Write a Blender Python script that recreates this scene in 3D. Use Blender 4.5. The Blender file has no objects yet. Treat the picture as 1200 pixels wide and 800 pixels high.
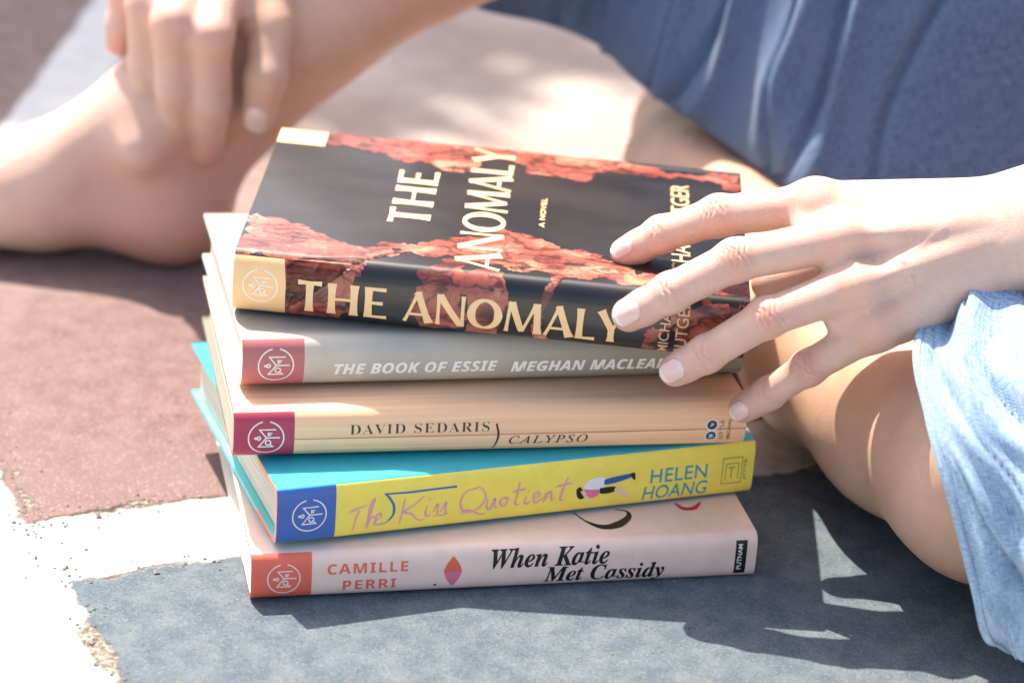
import bpy, bmesh, math, random
import numpy as np
from mathutils import Vector, Matrix
from math import radians as R

random.seed(4); np.random.seed(4)
SC = bpy.context.scene
COL = SC.collection

# ---------------------------------------------------------------- camera
cam = bpy.data.cameras.new('camera'); cam_o = bpy.data.objects.new('camera', cam); COL.objects.link(cam_o)
cr_, fw_, up_ = Vector((0.9982, 0.0250, 0.0546)), Vector((0, 0.9089, -0.4170)), Vector((-0.0601, 0.4162, 0.9073))
M = Matrix(((cr_.x, up_.x, -fw_.x, 0), (cr_.y, up_.y, -fw_.y, -1.0085), (cr_.z, up_.z, -fw_.z, 0.5979), (0, 0, 0, 1)))
cam_o.matrix_world = M
cam.sensor_width = 36; cam.lens = 92.07
cam.clip_start = 0.02; cam.clip_end = 300
cam.dof.use_dof = True; cam.dof.focus_distance = 1.178; cam.dof.aperture_fstop = 5.8
SC.camera = cam_o

# ---------------------------------------------------------------- sky, sun, exposure
SUN_EL, SUN_AZ = 59.0, -33.0            # azimuth from +Y towards +X
world = bpy.data.worlds.new('World'); SC.world = world; world.use_nodes = True
wn = world.node_tree; bg = wn.nodes['Background']
sky = wn.nodes.new('ShaderNodeTexSky'); sky.sky_type = 'NISHITA'; sky.sun_disc = False
sky.sun_elevation = R(SUN_EL); sky.sun_rotation = R(SUN_AZ); sky.air_density = 1.0; sky.dust_density = 4.0; sky.ozone_density = 0.4
wn.links.new(sky.outputs[0], bg.inputs[0]); bg.inputs[1].default_value = 0.095
sun = bpy.data.lights.new('sun', 'SUN'); sun.energy = 3.25; sun.angle = R(0.53); sun.color = (1.0, 0.915, 0.79)
sun_o = bpy.data.objects.new('sun', sun); COL.objects.link(sun_o)
sd = Vector((math.sin(R(SUN_AZ))*math.cos(R(SUN_EL)), math.cos(R(SUN_AZ))*math.cos(R(SUN_EL)), math.sin(R(SUN_EL))))
sun_o.rotation_euler = sd.to_track_quat('Z', 'Y').to_euler(); sun_o.location = sd*5
SC.view_settings.view_transform = 'Standard'; SC.view_settings.look = 'None'
SC.view_settings.gamma = 1.0; SC.view_settings.exposure = 1.68; SC.view_settings.use_curve_mapping = False
SC.render.engine = 'CYCLES'
SC.cycles.use_denoising = True
SC.cycles.max_bounces = 8

# ---------------------------------------------------------------- helpers
def lin(r, g, b):
    f = lambda c: (c/255/12.92) if c/255 <= .04045 else ((c/255+.055)/1.055)**2.4
    return (f(r), f(g), f(b), 1)

def mat(name, col=(.5, .5, .5, 1), rough=.5, spec=.5):
    m = bpy.data.materials.new(name); m.use_nodes = True
    p = m.node_tree.nodes['Principled BSDF']
    p.inputs['Base Color'].default_value = col; p.inputs['Roughness'].default_value = rough
    p.inputs['Specular IOR Level'].default_value = spec
    return m

class NT:
    """small wrapper for building node trees"""
    def __init__(s, m): s.t = m.node_tree; s.n = s.t.nodes; s.p = s.n['Principled BSDF']
    def new(s, t, **k):
        n = s.n.new(t)
        for a, v in k.items(): setattr(n, a, v)
        return n
    def put(s, sock, v):
        if hasattr(v, 'is_output'): s.t.links.new(v, sock)
        else: sock.default_value = v
    def math(s, op, a, b=None, c=None, clamp=False):
        n = s.new('ShaderNodeMath', operation=op, use_clamp=clamp)
        for i, v in enumerate((a, b, c)):
            if v is not None: s.put(n.inputs[i], v)
        return n.outputs[0]
    def step(s, x, a, b):
        n = s.new('ShaderNodeMapRange', interpolation_type='SMOOTHSTEP')
        s.put(n.inputs[0], x); n.inputs[1].default_value = a; n.inputs[2].default_value = b
        return n.outputs[0]
    def mix(s, f, a, b):
        n = s.new('ShaderNodeMix', data_type='RGBA'); s.put(n.inputs[0], f); s.put(n.inputs[6], a); s.put(n.inputs[7], b)
        return n.outputs[2]
    def noise(s, vec, scale, detail=4, rough=.5, dist=0., out=0):
        n = s.new('ShaderNodeTexNoise'); s.put(n.inputs['Vector'], vec); n.inputs['Scale'].default_value = scale
        n.inputs['Detail'].default_value = detail; n.inputs['Roughness'].default_value = rough; n.inputs['Distortion'].default_value = dist
        return n.outputs[out]
    def voro(s, vec, scale, feature='F1', out=0):
        n = s.new('ShaderNodeTexVoronoi', feature=feature); s.put(n.inputs['Vector'], vec); n.inputs['Scale'].default_value = scale
        return n.outputs[out]
    def coord(s, which='Object'): return s.new('ShaderNodeTexCoord').outputs[which]
    def scale(s, v, sc, rot=0, loc=(0, 0, 0)):
        n = s.new('ShaderNodeMapping'); s.put(n.inputs[0], v); n.inputs['Scale'].default_value = sc
        n.inputs['Rotation'].default_value = (0, 0, rot); n.inputs['Location'].default_value = loc
        return n.outputs[0]
    def sep(s, v):
        n = s.new('ShaderNodeSeparateXYZ'); s.put(n.inputs[0], v); return n.outputs
    def bump(s, h, strength, dist):
        n = s.new('ShaderNodeBump'); s.put(n.inputs['Height'], h); n.inputs['Strength'].default_value = strength; n.inputs['Distance'].default_value = dist
        s.t.links.new(n.outputs[0], s.p.inputs['Normal']); return n
    def base(s, c): s.put(s.p.inputs['Base Color'], c)

def link(o, parent=None):
    COL.objects.link(o)
    if parent: o.parent = parent
    return o

def tag(o, label, cat, group=None, kind=None):
    if label: o['label'] = label
    if cat: o['category'] = cat
    if group: o['group'] = group
    if kind: o['kind'] = kind
    return o

def mesh_obj(name, V, F, mats, parent=None, fm=None, smooth=True, uv=None):
    me = bpy.data.meshes.new(name); me.from_pydata([tuple(v) for v in V], [], [tuple(f) for f in F]); me.update()
    for m in mats: me.materials.append(m)
    if fm is not None: me.polygons.foreach_set('material_index', list(fm))
    me.polygons.foreach_set('use_smooth', [smooth]*len(me.polygons))
    if uv is not None:
        l = me.uv_layers.new(name='UVMap'); vi = np.zeros(len(me.loops), np.int32); me.loops.foreach_get('vertex_index', vi)
        l.data.foreach_set('uv', np.asarray(uv, np.float32)[vi].ravel())
    o = bpy.data.objects.new(name, me); link(o, parent); return o

# ---------------------------------------------------------------- ground
def build_ground():
    N = 60
    V = [(-30, -30, 0), (30, -30, 0), (30, 30, 0), (-30, 30, 0)]
    m = mat('painted_asphalt', rough=.85, spec=.25); t = NT(m)
    co = t.coord('Object')
    # e1/e2: directions of the painted grid, turned 24 degrees
    x, y, _ = t.sep(co)
    c, s_ = math.cos(R(24)), math.sin(R(24))
    dx = t.math('ADD', x, .185); dy = t.math('SUBTRACT', y, .005)
    e1 = t.math('ADD', t.math('MULTIPLY', dx, c), t.math('MULTIPLY', dy, s_))
    e2 = t.math('SUBTRACT', t.math('MULTIPLY', dy, c), t.math('MULTIPLY', dx, s_))
    wob = t.math('MULTIPLY', t.math('SUBTRACT', t.noise(co, 14, 6, .6), .5), .016)
    wob2 = t.math('MULTIPLY', t.math('SUBTRACT', t.noise(t.scale(co, (1, 1, 1), loc=(3.3, 1.7, 0)), 45, 8, .7), .5), .02)
    w = t.math('ADD', wob, wob2)
    e1w, e2w = t.math('ADD', e1, w), t.math('ADD', e2, w)
    ed = lambda v, a: t.step(v, a-.0012, a+.0012)
    inv = lambda v: t.math('SUBTRACT', 1., v)
    mul = lambda a, b: t.math('MULTIPLY', a, b)
    blue = mul(ed(e1w, -.004), mul(inv(ed(e2w, .008)), ed(e2w, -.215)))  # front edge added out of view; white beyond it bounces light to the spines
    red = mul(ed(e1w, -.010), ed(e2w, .064))
    red = mul(red, inv(ed(e2w, 1.5)))
    left = inv(ed(e1w, -.075))
    # a slanted white stripe farther back
    dl = t.math('ADD', t.math('MULTIPLY', t.math('SUBTRACT', e1w, .062), .895), t.math('MULTIPLY', t.math('SUBTRACT', e2w, .47), -.446))
    stripe = t.step(t.math('ABSOLUTE', dl), .026, .021)
    # fine aggregate
    sp = t.voro(co, 1250, out=1)
    spk = t.sep(sp)[0]
    fine = t.noise(co, 900, 3, .7)
    mid = t.noise(co, 60, 6, .65)
    big = t.noise(co, 7, 4, .6)
    def tint(c0, c1, f): return t.mix(f, c0, c1)
    cb = tint((.082, .108, .134, 1), (.138, .163, .180, 1), t.step(mid, .35, .7))
    cb = t.mix(mul(t.step(spk, .82, .95), .38), cb, (.25, .24, .22, 1))
    cb = t.mix(mul(t.step(spk, .18, .08), .45), cb, (.04, .06, .08, 1))
    cr = tint((.150, .085, .079, 1), (.215, .138, .128, 1), t.step(mid, .3, .7))
    cr = t.mix(t.step(big, .42, .66), cr, (.190, .125, .117, 1))
    cr = t.mix(mul(t.step(spk, .85, .95), .5), cr, (.40, .30, .26, 1))
    cw = tint((.40, .388, .36, 1), (.55, .54, .51, 1), t.step(mid, .3, .6))
    cw = t.mix(t.step(t.noise(co, 24, 7, .72), .56, .74), cw, (.31, .285, .25, 1))
    cw = t.mix(mul(t.step(spk, .8, .95), .45), cw, (.42, .40, .37, 1))
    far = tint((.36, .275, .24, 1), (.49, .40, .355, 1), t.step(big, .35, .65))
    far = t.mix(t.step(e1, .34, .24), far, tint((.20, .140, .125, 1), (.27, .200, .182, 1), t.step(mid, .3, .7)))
    col = t.mix(blue, cw, cb)
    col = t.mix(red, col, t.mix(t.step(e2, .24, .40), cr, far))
    col = t.mix(left, col, cw)
    col = t.mix(stripe, col, t.mix(.5, cw, (.74, .74, .72, 1)))
    # broken paint and cracks along the edges of the panels
    dE = t.math('MINIMUM', t.math('ABSOLUTE', t.math('SUBTRACT', e2w, .008)), t.math('ADD', t.math('ABSOLUTE', t.math('SUBTRACT', e2w, .064)), .0))
    dE = t.math('MINIMUM', dE, t.math('ADD', t.math('ABSOLUTE', t.math('ADD', e1w, .004)), .0))
    patch = t.noise(t.scale(co, (1, 1, 1), loc=(.37, 2.2, 0)), 11, 3, .6)
    thr = t.math('MULTIPLY', t.step(patch, .46, .60), .0065)
    crack = t.math('MULTIPLY', t.step(t.math('SUBTRACT', dE, thr), .0016, -.0012), t.step(patch, .44, .50), clamp=True)
    cc = t.mix(t.step(t.noise(co, 330, 4, .7), .40, .62), (.12, .09, .07, 1), (.36, .31, .26, 1))
    col = t.mix(crack, col, cc)
    seam_n = t.noise(t.scale(co, (1, 1, 1), loc=(5, 3, 0)), 30, 5, .7)
    sa = t.step(t.math('ABSOLUTE', t.math('SUBTRACT', e2w, .0655)), .0022, .0006)
    sb_ = t.step(t.math('ABSOLUTE', t.math('ADD', e1w, .0105)), .0022, .0006)
    seam = t.math('MAXIMUM', mul(sa, t.step(e1, -.012, -.006)), mul(sb_, t.step(e2, .06, .068)))
    sc_ = mul(t.step(t.math('ABSOLUTE', t.math('SUBTRACT', e2w, .009)), .0016, .0005), mul(t.step(e1, -.004, .004), t.step(e1, .075, .04)))
    seam = mul(t.math('MAXIMUM', seam, sc_), t.step(seam_n, .40, .52))
    col = t.mix(mul(seam, .85), col, (.075, .055, .045, 1))
    t.base(col)
    h = t.math('ADD', t.math('MULTIPLY', fine, .5), t.math('MULTIPLY', spk, .5))
    h = t.math('SUBTRACT', t.math('ADD', h, t.math('MULTIPLY', mid, 1.2)), t.math('MULTIPLY', crack, 2.0))
    t.bump(h, .55, .0016)
    g = mesh_obj('ground', V, [(0, 1, 2, 3)], [m], smooth=False)
    g['kind'] = 'structure'
build_ground()

# ---------------------------------------------------------------- lettering tools
def alpha(s, up, lo):
    return ''.join(chr(up+ord(c)-65) if 'A' <= c <= 'Z' else (chr(lo+ord(c)-97) if 'a' <= c <= 'z' else c) for c in s)
SERIF_B = (0x1D400, 0x1D41A); SERIF_I = (0x1D434, 0x1D44E); SERIF_BI = (0x1D468, 0x1D482)
SANS_B = (0x1D5D4, 0x1D5EE); SANS_BI = (0x1D63C, 0x1D656)

def text_poly(s, shear=0., offset=0., space=1.0):
    """outline of a line of text as (vertices, faces) in the plane, bounding box scaled to 0..1"""
    c = bpy.data.curves.new('lettering', 'FONT'); c.body = s; c.shear = shear; c.offset = offset; c.space_character = space
    c.resolution_u = 4
    o = bpy.data.objects.new('lettering', c); COL.objects.link(o)
    dg = bpy.context.evaluated_depsgraph_get(); dg.update()
    me = bpy.data.meshes.new_from_object(o.evaluated_get(dg))
    V = np.array([v.co[:2] for v in me.vertices]); F = [tuple(p.vertices) for p in me.polygons]
    COL.objects.unlink(o); bpy.data.objects.remove(o); bpy.data.curves.remove(c); bpy.data.meshes.remove(me)
    lo, hi = V.min(0), V.max(0)
    return (V-lo)/(hi-lo), F

def strokes(paths, close=()):
    """paths: list of (points, widths) -> mitred ribbons"""
    V, F, lay = [], [], []
    for k, (P, W) in enumerate(paths):
        P = np.array(P, float); n = len(P)
        W = np.full(n, W, float) if np.isscalar(W) else np.interp(np.linspace(0, 1, n), np.linspace(0, 1, len(W)), W)
        cl = np.allclose(P[0], P[-1])
        T = np.zeros_like(P)
        d = P[1:]-P[:-1]; d = d/np.maximum(np.linalg.norm(d, axis=1, keepdims=True), 1e-9)
        T[1:-1] = d[1:]+d[:-1]; T[0] = d[0]; T[-1] = d[-1]
        if cl: T[0] = T[-1] = d[0]+d[-1]
        T /= np.maximum(np.linalg.norm(T, axis=1, keepdims=True), 1e-9)
        Nn = np.stack([-T[:, 1], T[:, 0]], 1)
        ml = np.ones(n)
        ml[1:-1] = 1/np.maximum(np.abs((Nn[1:-1]*np.stack([-d[1:, 1], d[1:, 0]], 1)).sum(1)), .5)
        b = len(V)
        for i in range(n):
            V.append(P[i]+Nn[i]*W[i]/2*ml[i]); V.append(P[i]-Nn[i]*W[i]/2*ml[i]); lay += [k, k]
        for i in range(n-1): F.append((b+2*i, b+2*i+1, b+2*i+3, b+2*i+2))
    return np.array(V), F, lay

def spline(P, n=8):
    P = [np.array(p, float) for p in P]; Q = [2*P[0]-P[1]]+P+[2*P[-1]-P[-2]]; out = []
    for i in range(1, len(Q)-2):
        for k in range(n):
            t = k/n; a, b, c, d = Q[i-1:i+3]
            out.append(.5*(2*b+(c-a)*t+(2*a-5*b+4*c-d)*t*t+(3*b-a-3*c+d)*t**3))
    out.append(P[-1]); return np.array(out)

def arc(cx, cy, rx, a0, a1, n=40, ry=None):
    ry = ry or rx
    return [(cx+rx*math.cos(R(a)), cy+ry*math.sin(R(a))) for a in np.linspace(a0, a1, n)]

def club_emblem():
    """broken ring with a bookish monogram inside; unit radius"""
    w = .075
    return [(arc(0, 0, 1, 102, 438, 48), w), ([(.55, .52), (-.38, .52), (.02, .02), (-.42, -.55), (.45, -.55)], w),
            ([(.02, .02), (.78, .02)], w), ([(.12, .36), (.12, .12)], w*.9), ([(.12, .30), (.34, .30)], w*.9), ([(.12, .19), (.28, .19)], w*.9),
            (arc(-.42, .0, .10, 0, 360, 14), w), (arc(-.60, .0, .05, 0, 360, 10), w*.8),
            (arc(.12, -.28, .15, 0, 360, 16), w*.9), ([(.18, -.34), (.36, -.5)], w*.8)]

# ---------------------------------------------------------------- books
FRAMES = [
 ((-0.10925, 0.0, 0.00100), (0.97515, 0.22145, -0.00694), (-0.22145, 0.97517, 0.0), (0.00677, 0.00154, 0.99998), 0.2331, 0.155, 0.0227),
 ((-0.09925, 0.0058, 0.02634), (0.93128, 0.36404, -0.01382), (-0.36407, 0.93137, 0.0), (0.01287, 0.00503, 0.9999), 0.2318, 0.1583, 0.0276),
 ((-0.12145, 0.0297, 0.05534), (0.97526, 0.22032, -0.01788), (-0.22036, 0.97542, 0.0), (0.01744, 0.00394, 0.99984), 0.2374, 0.1513, 0.0240),
 ((-0.12031, 0.04843, 0.08148), (0.9697, 0.24299, -0.02522), (-0.24306, 0.97001, 0.0), (0.02446, 0.00613, 0.99968), 0.2357, 0.1516, 0.0240),
 ((-0.12773, 0.07447, 0.10739), (0.99915, -0.02604, -0.03196), (0.02605, 0.99966, 0.0), (0.03194, -0.00083, 0.99949), 0.2327, 0.1626, 0.0301)]

class Book:
    def __init__(s, idx, name, label, cat, bulge, m=2.4, n=2.0, back=.75, hinge=.0005):
        O, eu, ev, ew, s.L, s.W, s.t = FRAMES[idx]
        s.root = bpy.data.objects.new(name, None); s.root.empty_display_size = .05; link(s.root)
        s.root.matrix_world = Matrix(((eu[0], ev[0], ew[0], O[0]), (eu[1], ev[1], ew[1], O[1]), (eu[2], ev[2], ew[2], O[2]), (0, 0, 0, 1)))
        tag(s.root, label, cat, 'books in the stack')
        t = s.t; pts = []
        for v in np.linspace(s.W, .014, 24): pts.append((v, 0))
        th = np.linspace(-1, 1, 61); ss = np.sign(th)*(1-(1-np.abs(th))**1.8)
        for q in ss:
            v = -bulge*max(0, 1-abs(q)**m)**(1/n)+bulge*back
            pts.append((v, t*(q+1)/2))
        for v in np.linspace(.014, s.W, 24): pts.append((v, t))
        # soft groove along the joint of board and spine
        P = []
        for v, w in pts:
            if v > bulge*back+.001:
                g = hinge*math.exp(-((v-.0095)/.0025)**2); w = w+g if w < t/2 else w-g
            P.append((v, w))
        P = np.array(P)
        # densify
        d = np.r_[0, np.cumsum(np.linalg.norm(np.diff(P, axis=0), axis=1))]
        keep = np.r_[True, np.diff(d) > 1e-7]; P = P[keep]; d = d[keep]
        s.mid = np.interp(t/2, [0, t], [0, 1])
        i = np.argmin(np.abs(P[:, 1]-t/2)+(P[:, 0] > .01)); s.d0 = d[i]
        s.d, s.P = d-s.d0, P
        s.V, s.F, s.M, s.UV, s.mats = [], [], [], [], []
        s.lay = 0
        s.qs = float(np.interp(t*.5, P[i:, 1][:20], s.d[i:][:20]))
        # q where the cover starts (v = .002 past the curve) for convenience
    def q_of_w(s, w):
        k = (s.P[:, 0] < .0072)
        return float(np.interp(w, s.P[k][:, 1], s.d[k]))
    def q_of_v(s, v):
        k = (s.d > s.t*.35)
        return float(np.interp(v, s.P[k][:, 0], s.d[k]))
    def surf(s, u, q, off=0.):
        v = np.interp(q, s.d, s.P[:, 0]); w = np.interp(q, s.d, s.P[:, 1]); e = 3e-4
        tv = np.interp(q+e, s.d, s.P[:, 0])-np.interp(q-e, s.d, s.P[:, 0]); tw = np.interp(q+e, s.d, s.P[:, 1])-np.interp(q-e, s.d, s.P[:, 1])
        n = np.hypot(tv, tw)+1e-12; nv, nw = -tw/n, tv/n
        return (u, v+nv*off, w+nw*off)
    def slot(s, m):
        if m not in s.mats: s.mats.append(m)
        return s.mats.index(m)
    def add(s, V, F, m, UV=None):
        b = len(s.V); s.V += [tuple(v) for v in V]; s.UV += list(UV) if UV is not None else [(0, 0)]*len(V)
        k = s.slot(m)
        for f in F: s.F.append(tuple(b+i for i in f)); s.M.append(k)
    def shell(s, mat_of, ubreaks, qbreaks, edgeA, edgeB, inner, thick=.0022):
        us = sorted(set([0, s.L]+list(ubreaks)+list(np.linspace(0, s.L, 25)))); qs = sorted(set(list(s.d)+list(qbreaks)))
        us, qs = np.array(us), np.array(qs); nu, nq = len(us), len(qs)
        for sgn in (0, 1):
            V = [s.surf(u, q, -thick*sgn) for u in us for q in qs]; UV = [(u*10, q*10) for u in us for q in qs]
            b = len(s.V); s.V += V; s.UV += UV
            for i in range(nu-1):
                for j in range(nq-1):
                    f = (b+i*nq+j, b+(i+1)*nq+j, b+(i+1)*nq+j+1, b+i*nq+j+1)
                    m = inner if sgn else mat_of((us[i]+us[i+1])/2, (qs[j]+qs[j+1])/2)
                    s.F.append(f if not sgn else f[::-1]); s.M.append(s.slot(m))
            if sgn == 0: b0 = b
        qf = s.q_of_v(.034)
        for i, flip in ((0, False), (nu-1, True)):
            # separate verts so the rim keeps a crisp edge
            bb = len(s.V); s.V += [s.V[b0+i*nq+j] for j in range(nq)]+[s.V[b+i*nq+j] for j in range(nq)]; s.UV += [(us[i]*10, q*10) for q in qs]*2
            for j in range(nq-1):
                f = (bb+j, bb+j+1, bb+nq+j+1, bb+nq+j)
                s.F.append(f[::-1] if flip else f); s.M.append(s.slot(edgeA if abs((qs[j]+qs[j+1])/2) < qf else edgeB))
        for j, flip in ((0, True), (nq-1, False)):
            for i in range(nu-1):
                f = (b0+i*nq+j, b0+(i+1)*nq+j, b+(i+1)*nq+j, b+i*nq+j)
                s.F.append(f if flip else f[::-1]); s.M.append(s.slot(edgeB))
    def flat(s, V2, F, m, u0, q0, su, sq, rot=False, lay=None, cut=.0012, off=.00006):
        """lay a plane figure on the jacket. V2 in figure units; su,sq metres per unit; rot: figure reads away from the spine"""
        V2 = np.asarray(V2, float)
        bm = bmesh.new(); vs = [bm.verts.new((v[0]*su, v[1]*sq, 0 if lay is None else lay[i]*1e-3)) for i, v in enumerate(V2)]
        for f in F:
            try: bm.faces.new([vs[i] for i in f])
            except ValueError: pass
        if len(V2) > 60 and len(F) == 1: bmesh.ops.triangulate(bm, faces=bm.faces[:])
        ax = 0 if rot else 1
        lo, hi = min(v.co[ax] for v in bm.verts), max(v.co[ax] for v in bm.verts)
        base = q0
        if not rot or base+lo < s.q_of_v(.012):
            k = lo+cut
            while k < hi:
                co = [0, 0, 0]; no = [0, 0, 0]; co[ax] = k; no[ax] = 1
                bmesh.ops.bisect_plane(bm, geom=bm.verts[:]+bm.edges[:]+bm.faces[:], dist=1e-7, plane_co=co, plane_no=no)
                k += cut
        bm.verts.index_update()
        s.lay += 1
        out, uv = [], []
        for v in bm.verts:
            x, y = v.co.x, v.co.y
            u, q = (u0-y, q0+x) if rot else (u0+x, q0+y)
            out.append(s.surf(u, q, off+.000012*(v.co.z*1e3)+.000008*s.lay)); uv.append((u*10, q*10))
        s.add(out, [tuple(v.index for v in f.verts) for f in bm.faces], m, uv); bm.free()
    def text(s, st, m, box, rot=False, **k):
        """box = u0,u1,q0,q1 (or when rot: q0,q1,u_base,u_top with u_base > u_top)"""
        V, F = text_poly(st, **k)
        if rot:
            q0, q1, ub, ut = box; s.flat(V, F, m, ub, q0, q1-q0, ub-ut, True)
        else:
            u0, u1, q0, q1 = box; s.flat(V, F, m, u0, q0, u1-u0, q1-q0)
    def figure(s, paths, m, u0, q0, su, sq=None, rot=False):
        V, F, lay = strokes(paths); s.flat(V, F, m, u0, q0, su, sq or su, rot, lay)
    def finish(s, page_mat):
        o = mesh_obj('cover', s.V, s.F, s.mats, s.root, s.M, True, s.UV)
        # page block: rounded to the spine, slightly hollow fore-edge
        th = .0026; V, F = [], []
        prof = []
        for w in np.linspace(th, s.t-th, 12): prof.append((max(.0032, np.interp(w, s.P[24:-24, 1] if False else np.linspace(0, s.t, 12), [.004]*12)), w))
        x = np.linspace(1, -1, 12)
        for a in x: prof.append((s.W-.0042-.002*(1-a*a), s.t/2+a*(s.t/2-th)))
        n = len(prof)
        us = (.0035, s.L-.0035)
        for u in us:
            for v, w in prof: V.append((u, v, w))
        for i in range(n): F.append((i, (i+1) % n, n+(i+1) % n, n+i))
        F += [tuple(range(n))[::-1], tuple(range(n, 2*n))]
        mesh_obj('page_block', V, F, [page_mat], s.root, None, False)

# shared book materials
def paper_pages():
    m = mat('page_edges', lin(238, 228, 205), .9, .1); t = NT(m)
    co = t.coord('Object')
    st = t.noise(t.scale(co, (6, 6, 2600)), 1, 2, .5)
    t.base(t.mix(t.step(st, .3, .7), (.46, .40, .31, 1), (.80, .75, .65, 1)))
    t.bump(st, .3, .0003)
    return m
PAGES = paper_pages()
def print_mat(name, rgb, rough=.42, spec=.45, var=.05):
    m = mat(name, lin(*rgb), rough, spec); t = NT(m); c = lin(*rgb)
    n = t.noise(t.coord('UV'), 9, 5, .6)
    d = tuple(x*(1-var*1.6) for x in c[:3])+(1,)
    t.base(t.mix(t.step(n, .3, .7), d, c))
    f = t.noise(t.coord('UV'), 260, 3, .6)
    t.bump(f, .10, .0002)
    t.put(t.p.inputs['Roughness'], t.math('ADD', rough-.06, t.math('MULTIPLY', n, .14)))
    return m
WHITE_INK = print_mat('white_ink', (244, 240, 234))
BLACK_INK = print_mat('black_ink', (22, 22, 26))
def emblem(b, u, q, r, m=None): b.figure(club_emblem(), m or WHITE_INK, u, q, r)

# ---- pink book, lowest
b = Book(0, 'hardcover_book', 'pale pink hardcover with a coral end label and black italic title, lowest of the stack', 'book', .0050, 4.5, 2.0, .8)
pink = print_mat('pink_jacket', (255, 221, 203)); coral = print_mat('coral_label', (246, 116, 92)); creamy = mat('pale_edge', lin(235, 225, 212), .8)
rim1 = mat('coral_edge', lin(205, 70, 70), .6)
lu = .0270; qt = b.q_of_w(b.t*.985)
b.shell(lambda u, q: coral if u < lu and abs(q) < qt else pink, [lu], [qt, -qt], rim1, creamy, creamy)
Wq = lambda b, f: b.q_of_w(b.t*f)
emblem(b, .0145, Wq(b, .48), .0072)
px1 = lambda x: (x-294)/590*b.L
b.text(alpha('CAMILLE', *SANS_B), coral, (px1(380), px1(472), Wq(b, .53), Wq(b, .76)), space=1.15)
b.text(alpha('PERRI', *SANS_B), coral, (px1(398), px1(459), Wq(b, .17), Wq(b, .38)), space=1.15)
leafm = print_mat('leaf_coral', (238, 110, 80)); leafm2 = print_mat('leaf_pink', (240, 120, 150))
def lens(y0, y1, n=14):
    ys = np.linspace(y0, y1, n); h = np.maximum(0, 1-np.abs(ys)**1.6)*.5
    V = [(-h[i], ys[i]) for i in range(n)]+[(h[i], ys[i]) for i in range(n)]
    return V, [(i, n+i, n+i+1, i+1) for i in range(n-1)]
for rng, m_ in (((-.98, -.05), leafm2), ((-.05, .98), leafm)):
    V, F = lens(*rng); b.flat(V, F, m_, px1(524), Wq(b, .48), .0082, .0078)
b.figure([(arc(0, 0, .5, 0, 360, 12), 1.0)], BLACK_INK, px1(504), Wq(b, .19), .0006)
b.text(alpha('When Katie', *SERIF_BI), BLACK_INK, (px1(568), px1(707), Wq(b, .49), Wq(b, .92)), offset=.008)
b.text(alpha('Met Cassidy', *SERIF_BI), BLACK_INK, (px1(631), px1(774), Wq(b, .05), Wq(b, .49)), offset=.008)
# publisher mark: black upright plate with small white letters
pu = px1(865)
V = [(-1, -1), (1, -1), (1, 1), (-1, 1)]
b.flat(V, [(0, 1, 2, 3)], BLACK_INK, pu, Wq(b, .5), .0027, .0086)
b.text('PUTNAM', WHITE_INK, (Wq(b, .22), Wq(b, .80), pu+.0006, pu-.0016), rot=True, offset=.02)
# printed strokes on the front cover
q_ = lambda v: b.q_of_v(v)
cres = spline([(.1518, .0275), (.156, .0185), (.1625, .0125), (.170, .0140), (.1765, .0205), (.1772, .026), (.172, .0285)], 8)
b.figure([([(p[0], q_(p[1])) for p in cres], [.0004, .0010, .0040, .0052, .0030, .0012, .0004])], BLACK_INK, 0, 0, 1)
redm = print_mat('red_print', (214, 50, 48))
b.figure([([(p[0], q_(p[1])) for p in spline([(.2019, .0320), (.2045, .0268), (.2095, .0266), (.2142, .032)], 6)], [.001, .003, .003, .001])], redm, 0, 0, 1)
b.finish(PAGES)

# ---- yellow book with turquoise cover
b = Book(1, 'hardcover_book', 'yellow-spined book with a turquoise cover and blue end label, second from the ground', 'book', .0032, 5.0, 2.0, .8)
yellow = print_mat('yellow_spine', (255, 230, 96)); teal = print_mat('turquoise_cover', (52, 178, 190)); blue = print_mat('blue_label', (70, 108, 182))
orange = mat('orange_edge', lin(240, 140, 100), .6); tealE = mat('turquoise_edge', lin(110, 205, 205), .6)
lu = .0272; qt = b.q_of_w(b.t*.975)
def m2(u, q):
    if abs(q) > qt: return teal
    return blue if u < lu else yellow
b.shell(m2, [lu], [qt, -qt], orange, tealE, tealE)
emblem(b, .0150, Wq(b, .50), .0077)
px2 = lambda x: (x-323)/559*b.L
pinkink = print_mat('pink_ink', (240, 160, 178))
sb = lambda x: 638-(x-322)*.111                    # pixel row of the spine's lower edge in the photograph, for spacing the script
def yf(x, y): return (px2(x), Wq(b, min(.98, max(.02, (sb(x)-y)/61.5))))
def hand(P, n=6): return [yf(*p) for p in spline(P, n)]
wd = .00085
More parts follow.
